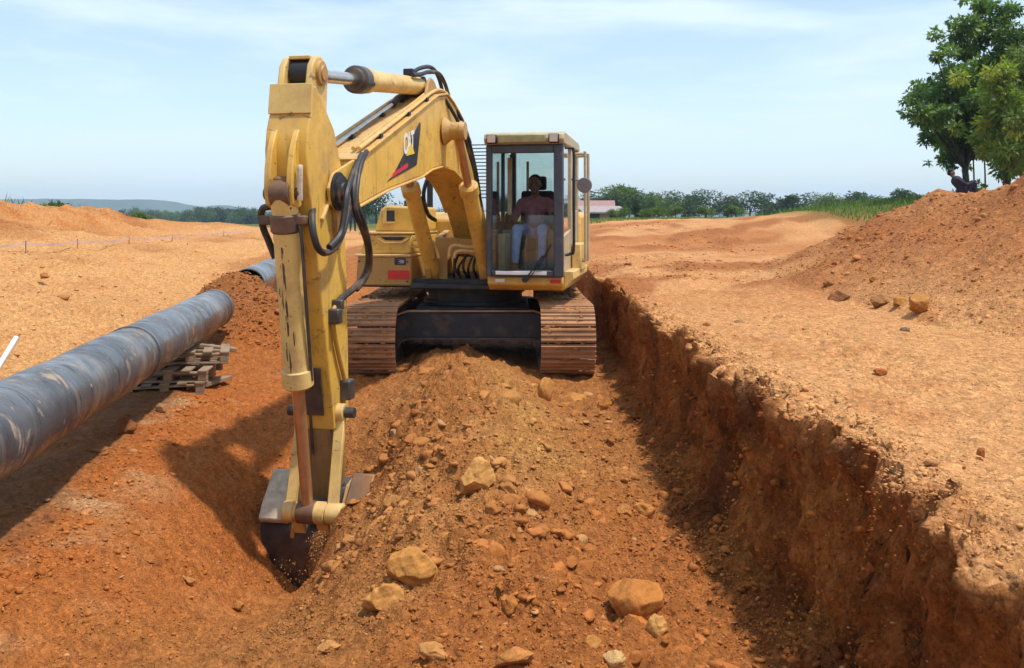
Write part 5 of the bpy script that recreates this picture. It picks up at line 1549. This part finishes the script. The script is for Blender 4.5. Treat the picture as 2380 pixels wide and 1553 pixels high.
def far_tree_proto(seed, h, w, base_col, shape='round', leaf=0.5, per=90, nb=13):
    """crown mesh and trunk mesh, base at the origin, h metres tall"""
    g = np.random.default_rng(seed)
    cen, rad = [], []
    for k in range(nb):
        t = g.random()
        if shape == 'round':
            zz = h * (0.35 + 0.6 * t); ww = w * 0.5 * math.sin(math.pi * (0.18 + 0.74 * t)) 
        else:
            zz = h * (0.1 + 0.85 * t); ww = w * 0.5 * (1 - 0.6 * t)
        a = g.uniform(0, 6.28); q = ww * g.random() ** 0.5
        cen.append((q * math.cos(a), q * math.sin(a), zz)); rad.append(w * g.uniform(0.13, 0.24))
    V_, F, C = leaves(g, cen, rad, per, leaf, base_col, 0.3, 0.2)
    crown = np_mesh('crown', V_, F, C); crown.materials.append(M['leaf'])
    m = MB(); m.tube([(0, 0, -0.3), (g.uniform(-.1, .1), 0, h * 0.35), (g.uniform(-.3, .3), 0, h * 0.75)], 0.1, 7, 3, rads=[h * 0.028, h * 0.02, h * 0.008])
    for k in range(3):
        m.tube([(0, 0, h * 0.3), tuple(np.array(cen[k]) * 0.95)], 0.1, 5, 1, rads=[h * 0.014, h * 0.005])
    trunk = m.mesh('trunk'); trunk.materials.append(M['bark'])
    return crown, trunk
def place_tree(name, proto, loc, sc, rz, label, group, cat='tree'):
    root = empty(name, loc, rz)
    root.scale = (sc, sc, sc)
    link('crown', proto[0], None, root); link('trunk', proto[1], None, root)
    tag(root, label, cat, group)
    return root
GREEN = (0.045, 0.085, 0.025); DARKG = (0.03, 0.055, 0.022); LIGHTG = (0.085, 0.13, 0.03)
protos = [far_tree_proto(200 + k, 10, w, c, sh, 0.85, 110, 18) for k, (w, c, sh) in enumerate(((10, GREEN, 'round'), (8, DARKG, 'round'), (12, GREEN, 'round'), (9, LIGHTG, 'round'), (6, DARKG, 'cone'), (13, DARKG, 'round')))]
def far_tree(X, Ytop, d, label, group, wsc=1.0, k=None, ybase=None):
    x = (X - 1190) / FOC * d
    z0 = gz(x, d)
    h = EYE + (505 - Ytop) / FOC * d - z0
    k = random.randrange(len(protos)) if k is None else k
    r = place_tree('tree', protos[k], (x, d, z0), h / 10, random.uniform(0, 6.28), label, group)
    r.scale = (h / 10 * wsc, h / 10 * wsc, h / 10)
    return r
LL = 'hazy tree in the distant tree line left of the excavator'
random.seed(19)
for X in range(262, 660, 15):
    far_tree(X + random.uniform(-5, 5), random.uniform(484, 497), random.uniform(330, 520), LL, 'distant tree line at left', random.uniform(0.8, 1.4))
for X in (470, 482, 496, 510, 555, 570, 585):
    far_tree(X, random.uniform(481, 486), random.uniform(300, 360), LL, 'distant tree line at left', 1.2)
for X in range(668, 1120, 24):
    far_tree(X + random.uniform(-8, 8), random.uniform(484, 494), random.uniform(260, 480), 'hazy tree seen in the distance behind the excavator', 'distant trees behind the machine', 1.4)
for X, Y, d, w, lab in ((850, 462, 120, 1.2, 'middle one of three trees rising between the excavator arm and its tank'), (875, 452, 110, 1.3, 'tallest tree rising right behind the excavator tank'), (835, 478, 120, 1.2, 'lowest tree, closest to the hoses of the excavator arm')):
    far_tree(X, Y, d, lab, 'trees beyond the excavator body', w)
for i, (X, Y, d, w, lab) in enumerate(((1392, 462, 120, 1.2, None), (1420, 448, 125, 1.3, None), (1440, 434, 130, 1.3, 'tallest hazy tree of the clump just right of the cab'), (1462, 446, 135, 1.2, None),
                             (1490, 448, 130, 1.1, None), (1508, 446, 140, 1.2, None), (1405, 455, 118, 1.5, None), (1430, 442, 140, 1.7, None), (1450, 440, 145, 1.6, None), (1476, 450, 120, 1.5, None), (1520, 450, 125, 1.5, None), (1532, 454, 135, 1.3, None), (1560, 452, 140, 1.3, None), (1600, 456, 150, 1.3, None), (1640, 450, 150, 1.4, None), (1690, 458, 150, 1.3, None))):
    far_tree(X, Y, d, lab or 'hazy bluish green tree in the clump right of the cab', 'tree clump right of the cab', w)
far_tree(1480, 458, 78, 'dark slim tree in front of the hazy clump right of the cab', None, 0.75, 4)
for X in range(1740, 2240, 36):
    far_tree(X + random.uniform(-10, 10), random.uniform(440, 462), random.uniform(120, 170), 'hazy tree of the wood behind the dirt road at right', 'wood behind the road', 1.4)
for X, Y, d, w in ((1425, 487, 62, 1.5), (1448, 483, 60, 1.5), (1500, 486, 58, 1.6), (1530, 482, 60, 1.6), (1570, 480, 60, 1.6), (1640, 480, 60, 1.6), (1710, 478, 58, 1.6)):
    r = far_tree(X, Y, d, 'low green bush at the far edge of the bare ground right of the cab', 'bushes at the edge of the bare ground', w, 3)
    r.name = 'bush'; r['category'] = 'bush'
# shrubs on the left ridge
sp = [far_tree_proto(300 + k, 1.6, w, c, sh, 0.16, 90, 12) for k, (w, c, sh) in enumerate(((1.3, LIGHTG, 'cone'), (1.5, (0.07, 0.12, 0.03), 'cone'), (0.7, DARKG, 'cone')))]
for X, Y, d, k, w, lab in ((88, 480, 30, 0, 1.0, 'light green shrub on the spoil ridge, left of the taller one'), (110, 472, 30.5, 1, 0.9, 'tall shrub on top of the spoil ridge at left'), (128, 468, 31, 2, 1.2, 'dark spiky shrub top beside the tall one on the ridge'),
                           (150, 484, 30, 1, 0.9, 'low green shrub right of the tall one on the ridge'), (20, 492, 29, 2, 1.5, 'dark low bush at the far left end of the ridge'), (330, 497, 34, 0, 1.4, 'small shrub behind the end of the spoil ridge'), (440, 522, 42, 0, 1.7, 'round green bush beside the end of the barrier tape')):
    x = (X - 1190) / FOC * d; z0 = gz(x, d) - 0.1
    h = max(0.5, EYE + (505 - Y) / FOC * d - z0)
    r = place_tree('shrub', sp[k], (x, d, z0), h / 1.6, X, lab, 'shrubs on the left ridge', 'shrub')
    r.scale = (h / 1.6 * w * 1.5, h / 1.6 * w * 1.5, h / 1.6)

def grass(name, n, sampler, hmin, hmax, label, col):
    g = np.random.default_rng(n)
    x, y = sampler(g, n); n = len(x)
    z = height(x, y)
    h = g.uniform(hmin, hmax, n); a = g.uniform(0, 6.28, n); w = h * 0.07 + 0.006
    lean = g.normal(size=(n, 2)) * 0.35
    p = np.stack([x, y, z - 0.02], 1)
    s = np.stack([np.cos(a) * w, np.sin(a) * w, 0 * a], 1)
    t = p + np.stack([lean[:, 0] * h, lean[:, 1] * h, h], 1)
    V_ = np.stack([p - s, p + s, t], 1).reshape(-1, 3)
    F = np.arange(n * 3).reshape(n, 3)
    c = np.asarray(col)[None] * g.uniform(0.6, 1.4, n)[:, None]
    tag(link(name, np_mesh(name, V_, F, np.repeat(c, 3, 0)), 'leaf'), label, 'grass', kind='stuff')
grass('grass', 9000, area(11, 26, 25, 42, lambda x, y, g: fbm(x * 0.3, y * 0.3, 3) > -0.3, 1.1), 0.10, 0.28, 'green grass growing behind the right mound', (0.10, 0.17, 0.035))
grass('ridge_grass', 5000, area(-24, -13.6, 22, 42, None, 1.1), 0.12, 0.40, 'grass on top of and behind the left spoil ridge', (0.11, 0.16, 0.04))
grass('roadside_grass', 7000, area(1.5, 18, 44, 62, lambda x, y, g: fbm(x * 0.2, y * 0.2, 3) > -0.05, 1.1), 0.06, 0.2, 'grass along the far edge of the bare ground', (0.13, 0.18, 0.04))

# ------------------------------------------------------------------ buildings right of the cab
def house(loc, rz, w, dp, h, roof_h, wallmat, roofmat, label, wins):
    root = empty('house', loc, rz)
    m = MB(); m.box((-w / 2, -dp / 2, -0.5), (w / 2, dp / 2, h)); wl = m.build('wall', wallmat, root)
    m = MB(); m.prism([(-dp / 2 - 0.4, h), (0, h + roof_h), (dp / 2 + 0.4, h), (dp / 2 + 0.4, h + 0.12), (0, h + roof_h + 0.12), (-dp / 2 - 0.4, h + 0.12)], -w / 2 - 0.4, w / 2 + 0.4, lambda u, v, t: (t, u, v)); m.build('roof', roofmat, root)
    m = MB()
    m.prism([(-dp / 2, h), (0, h + roof_h - 0.02), (dp / 2, h)], -w / 2, -w / 2 + 0.2, lambda u, v, t: (t, u, v))
    m.prism([(-dp / 2, h), (0, h + roof_h - 0.02), (dp / 2, h)], w / 2 - 0.2, w / 2, lambda u, v, t: (t, u, v)); m.build('gable', wallmat, root)
    for x in wins:
        m = MB(); m.box((x - 0.5, -dp / 2 - 0.03, 1.0), (x + 0.5, -dp / 2 + 0.05, 2.0)); wd = m.build('window', 'dark_fill', root)
        m = MB(); m.box((x - 0.6, -dp / 2 - 0.08, 0.92), (x + 0.6, -dp / 2 - 0.031, 0.995)); m.build('sill', wallmat, wd)
    tag(root, label, 'house')
x = (1390 - 1190) / FOC * 72
house((x, 72, 0.35), R(6), 2.8, 5, 1.9, 0.5, 'wall_pink', 'roof_grey', 'low pink house with a grey roof just right of the cab', (-0.9, 0.9))
x = (1384 - 1190) / FOC * 88
house((x, 88, -0.1), R(-4), 3.0, 5, 2.3, 1.3, 'wall_pink', 'roof_red', 'small house with a reddish roof behind the low pink one', (0.0,))

# ------------------------------------------------------------------ people
def person(name, prims, voxel, mats, label, loc=(0, 0, 0), rz=0.0, rx=0.0):
    """prims: (kind, a, b, ra, rb, tag) tapered limbs and ellipsoids, fused into one skin"""
    m = MB()
    for p in prims:
        if p[0] == 'c':
            _, a, b, ra, rb, t = p
            a, b = Vector(a), Vector(b)
            L = max((b - a).length, 1e-4)
            prof = []
            for k in range(7):
                th = math.pi / 2 * (1 - k / 6); prof.append((-ra / L * math.sin(th), max(ra * math.cos(th), 0.001)))
            for k in range(7):
                th = math.pi / 2 * k / 6; prof.append((1 + rb / L * math.sin(th), max(rb * math.cos(th), 0.001)))
            m.lathe(a, b, prof, 14)
        else:
            _, c, rad, t = p
            v, f = ico(2)
            m.add([tuple(np.array(c) + q * np.array(rad)) for q in v], [tuple(int(i) for i in q) for q in f])
    tmp = m.build('tmp_person', 'skin')
    rm = tmp.modifiers.new('r', 'REMESH'); rm.mode = 'VOXEL'; rm.voxel_size = voxel
    s_ = tmp.modifiers.new('s', 'SMOOTH'); s_.factor = 0.5; s_.iterations = 2
    dg = bpy.context.evaluated_depsgraph_get()
    me = bpy.data.meshes.new_from_object(tmp.evaluated_get(dg))
    bpy.data.objects.remove(tmp)
    me.materials.clear()
    names = list(dict.fromkeys(p[-1] for p in prims))
    for nm in names: me.materials.append(M[mats[nm]])
    nf = len(me.polygons)
    c = np.empty(nf * 3); me.polygons.foreach_get('center', c); c = c.reshape(-1, 3)
    best = np.full(nf, 1e9); idx = np.zeros(nf, np.int32)
    for p in prims:
        if p[0] == 'c':
            a, b = np.array(p[1], float), np.array(p[2], float); ab = b - a
            t = np.clip(((c - a) @ ab) / max(ab @ ab, 1e-9), 0, 1)
            d = np.linalg.norm(c - (a + t[:, None] * ab), axis=1) - (p[3] + (p[4] - p[3]) * t)
        else:
            q = (c - np.array(p[1])) / np.array(p[2])
            d = (np.linalg.norm(q, axis=1) - 1) * min(p[2])
        mk = d < best
        best = np.where(mk, d, best); idx = np.where(mk, names.index(p[-1]), idx)
    me.polygons.foreach_set('material_index', idx.astype(np.int32))
    me.polygons.foreach_set('use_smooth', np.ones(nf, dtype=bool))
    me.name = name
    o = link(name, me)
    o.location = loc; o.rotation_euler = (rx, 0, rz)
    tag(o, label, 'person')
    return o
def head(c, s=1.0, look=(0, -1, 0)):
    """face towards -Y; c = head centre"""
    x, y, z = c
    q = lambda a, b, e: (x + a * s, y + b * s, z + e * s)
    E = lambda a, b, e, r, t: ('e', q(a, b, e), tuple(v * s for v in r), t)
    return [E(0, 0.0, 0.02, (0.078, 0.095, 0.105), 'skin'), E(0, -0.025, -0.06, (0.058, 0.068, 0.06), 'skin'), E(0, -0.085, -0.10, (0.03, 0.025, 0.02), 'skin'),
            E(0, -0.098, -0.012, (0.014, 0.02, 0.026), 'skin'), E(0, -0.104, -0.026, (0.021, 0.014, 0.012), 'skin'),
            E(0, -0.09, -0.062, (0.026, 0.014, 0.010), 'skin'), E(0.03, -0.088, 0.022, (0.022, 0.012, 0.008), 'skin'), E(-0.03, -0.088, 0.022, (0.022, 0.012, 0.008), 'skin'),
            E(0.033, -0.084, 0.006, (0.011, 0.008, 0.007), 'hair'), E(-0.033, -0.084, 0.006, (0.011, 0.008, 0.007), 'hair'),
            E(0.08, 0.01, -0.01, (0.012, 0.022, 0.032), 'skin'), E(-0.08, 0.01, -0.01, (0.012, 0.022, 0.032), 'skin'),
            E(0, 0.022, 0.062, (0.083, 0.092, 0.078), 'hair'), E(0, 0.05, 0.0, (0.078, 0.065, 0.075), 'hair')]
def hand(wr, d, side, curl=0.6, up_=(0, 0, 1)):
    """palm from the wrist along d, four bent fingers and a thumb"""
    wr, d = Vector(wr), Vector(d).normalized()
    upv = Vector(up_); s = d.cross(upv).normalized() * side; n = s.cross(d).normalized() * side
    dn = Vector((0, 0, -1))
    out = [('c', tuple(wr), tuple(wr + d * 0.03), 0.028, 0.03, 'skin')]
    for k, (o, L) in enumerate(((-0.030, 0.066), (-0.010, 0.076), (0.011, 0.072), (0.030, 0.056))):
        k0 = wr + d * 0.075 + s * o
        out.append(('c', tuple(wr + d * 0.02 + s * o * 0.7), tuple(k0), 0.014, 0.012, 'skin'))
        k1 = k0 + (d * (1 - curl) + dn * curl).normalized() * L * 0.5
        k2 = k1 + (d * (0.2 - curl) + dn).normalized() * L * 0.5
        out += [('c', tuple(k0), tuple(k1), 0.0105, 0.0095, 'skin'), ('c', tuple(k1), tuple(k2), 0.0095, 0.008, 'skin')]
    t0 = wr + d * 0.025 - s * 0.030; t1 = t0 - s * 0.025 + d * 0.03 + dn * 0.02; t2 = t1 + d * 0.022 + dn * 0.02
    out += [('c', tuple(t0), tuple(t1), 0.014, 0.012, 'skin'), ('c', tuple(t1), tuple(t2), 0.0115, 0.009, 'skin')]
    return out
# operator: coordinates of the turned upper machine (x = sideways, y = -reach)
ox = 0.92
C_ = lambda a, b, ra, rb, t: ('c', a, b, ra, rb, t)
op = [C_((ox - 0.09, -0.42, 1.76), (ox + 0.09, -0.42, 1.76), 0.125, 0.125, 'jeans'), C_((ox, -0.40, 1.80), (ox, -0.37, 2.02), 0.135, 0.145, 'shirt'),
      C_((ox - 0.07, -0.37, 2.10), (ox + 0.07, -0.37, 2.10), 0.135, 0.135, 'shirt'), C_((ox - 0.15, -0.38, 2.16), (ox + 0.15, -0.38, 2.16), 0.075, 0.075, 'shirt'),
      C_((ox, -0.37, 2.20), (ox, -0.39, 2.31), 0.058, 0.052, 'skin')]
for sd in (-1, 1):
    sh = (ox + sd * 0.185, -0.39, 2.15); el = (ox + sd * 0.275, -0.50, 1.93); wr = (ox + sd * 0.30, -0.73, 1.965)
    sl = tuple(np.array(sh) * 0.25 + np.array(el) * 0.75)
    op += [C_(sh, el, 0.066, 0.052, 'shirt'), C_(el, tuple(np.array(el) * 0.6 + np.array(wr) * 0.4), 0.05, 0.047, 'shirt' if sd < 0 else 'shirt'), C_(tuple(np.array(el) * 0.6 + np.array(wr) * 0.4), wr, 0.042, 0.029, 'skin')]
    op += hand(wr, (0.0, -1, 0.1), sd, 0.6)
    hp = (ox + sd * 0.10, -0.46, 1.76); kn = (ox + sd * 0.165, -0.86, 1.80); an = (ox + sd * 0.17, -0.97, 1.40)
    op += [C_(hp, kn, 0.095, 0.07, 'jeans'), C_(kn, an, 0.068, 0.052, 'jeans'), C_((an[0], an[1] + 0.02, 1.325), (an[0], an[1] - 0.15, 1.305), 0.042, 0.036, 'shoe'), C_(an, (an[0], an[1], 1.33), 0.045, 0.042, 'shoe')]
op += head((ox, -0.42, 2.40), 1.0)
op += [C_((ox - 0.06, -0.40, 2.225), (ox - 0.01, -0.47, 2.19), 0.028, 0.02, 'shirt'), C_((ox + 0.06, -0.40, 2.225), (ox + 0.01, -0.47, 2.19), 0.028, 0.02, 'shirt')]
person('person', op, 0.0085, dict(skin='skin', hair='hair', shirt='shirt', jeans='jeans', shoe='shoe'), 'person in a maroon shirt and blue jeans sitting at the controls in the cab', (CEN[0], CEN[1], 0), -TH)

# worker far behind, seen between the arm and the hoses
x = (820 - 1190) / FOC * 46; z0 = gz(x, 46)
st = [C_((-0.07, 0, 0.92), (0.07, 0, 0.92), 0.13, 0.13, 'navy'), C_((0, 0, 1.0), (0, 0, 1.3), 0.145, 0.165, 'navy'), C_((-0.15, 0, 1.40), (0.15, 0, 1.40), 0.085, 0.085, 'navy'), C_((0, 0, 1.42), (0, -0.01, 1.54), 0.06, 0.055, 'skin')]
for sd in (-1, 1):
    st += [C_((sd * 0.09, 0, 0.88), (sd * 0.11, -0.02, 0.48), 0.095, 0.07, 'navy'), C_((sd * 0.11, -0.02, 0.48), (sd * 0.12, 0.02, 0.08), 0.066, 0.048, 'navy'), C_((sd * 0.12, 0.03, 0.045), (sd * 0.135, -0.13, 0.035), 0.045, 0.038, 'shoe'),
           C_((sd * 0.20, 0, 1.38), (sd * 0.27, 0.02, 1.10), 0.062, 0.05, 'navy'), C_((sd * 0.27, 0.02, 1.10), (sd * 0.26, -0.10, 0.86), 0.047, 0.032, 'navy')]
    st += hand((sd * 0.26, -0.10, 0.85), (0, -0.3, -1), sd, 0.2, (0, 1, 0))
st += head((0, -0.02, 1.64), 1.0)
person('person', st, 0.016, dict(skin='skin', hair='hair', navy='navy', shoe='shoe'), 'person in navy work clothes standing far behind the excavator arm', (x, 46, z0), R(20))

# someone sitting hunched under the tree
q = at(2240, 452, 26.5); z0 = gz(q.x, q.y)
sit = [C_((-0.08, 0, 0.12), (0.10, 0.05, 0.12), 0.14, 0.14, 'darkcloth'), C_((0.0, 0, 0.18), (-0.20, -0.02, 0.42), 0.15, 0.16, 'darkcloth'), C_((-0.22, -0.12, 0.46), (-0.22, 0.12, 0.46), 0.085, 0.085, 'darkcloth'), C_((-0.25, 0, 0.50), (-0.30, 0, 0.57), 0.058, 0.052, 'skin')]
for sd in (-1, 1):
    sit += [C_((0.05, sd * 0.10, 0.12), (0.26, sd * 0.13, 0.38), 0.095, 0.07, 'darkcloth'), C_((0.26, sd * 0.13, 0.38), (0.30, sd * 0.14, 0.02), 0.066, 0.05, 'darkcloth'), C_((0.30, sd * 0.14, 0.0), (0.44, sd * 0.15, -0.02), 0.045, 0.036, 'shoe'),
            C_((-0.20, sd * 0.19, 0.45), (0.02, sd * 0.22, 0.30), 0.062, 0.05, 'darkcloth'), C_((0.02, sd * 0.22, 0.30), (0.24, sd * 0.15, 0.38), 0.046, 0.032, 'darkcloth')]
    sit += hand((0.24, sd * 0.15, 0.38), (1, 0, 0), sd, 0.5)
hd = head((0, 0, 0), 1.0)
for p in hd:       # face along +X
    c = p[1]; r = p[2]
    sit.append(('e', (-0.35 - c[1] * 1.0, c[0], 0.66 + c[2]), (r[1], r[0], r[2]), p[3]))
person('person', sit, 0.015, dict(skin='skin', hair='hair', darkcloth='darkcloth', shoe='shoe'), 'person in dark clothes sitting hunched under the trees behind the right mound', (q.x, q.y, max(z0, q.z - 0.02)), R(-12))

# ------------------------------------------------------------------ haze
def haze(density):
    m = bpy.data.materials.new('haze')
    m.use_nodes = True
    nt = m.node_tree
    nt.nodes.remove(nt.nodes['Principled BSDF'])
    v = nt.nodes.new('ShaderNodeVolumePrincipled')
    v.inputs['Color'].default_value = (0.60, 0.80, 1.0, 1)
    v.inputs['Density'].default_value = density
    v.inputs['Anisotropy'].default_value = 0.0
    nt.links.new(v.outputs[0], nt.nodes['Material Output'].inputs['Volume'])
    mb = MB(); mb.box((-2560, -720, -9), (2560, 2580, 78))
    tag(mb.build('haze', m), 'pale blue haze lying over the far fields and hills', 'haze', kind='stuff')
haze(0.00035)
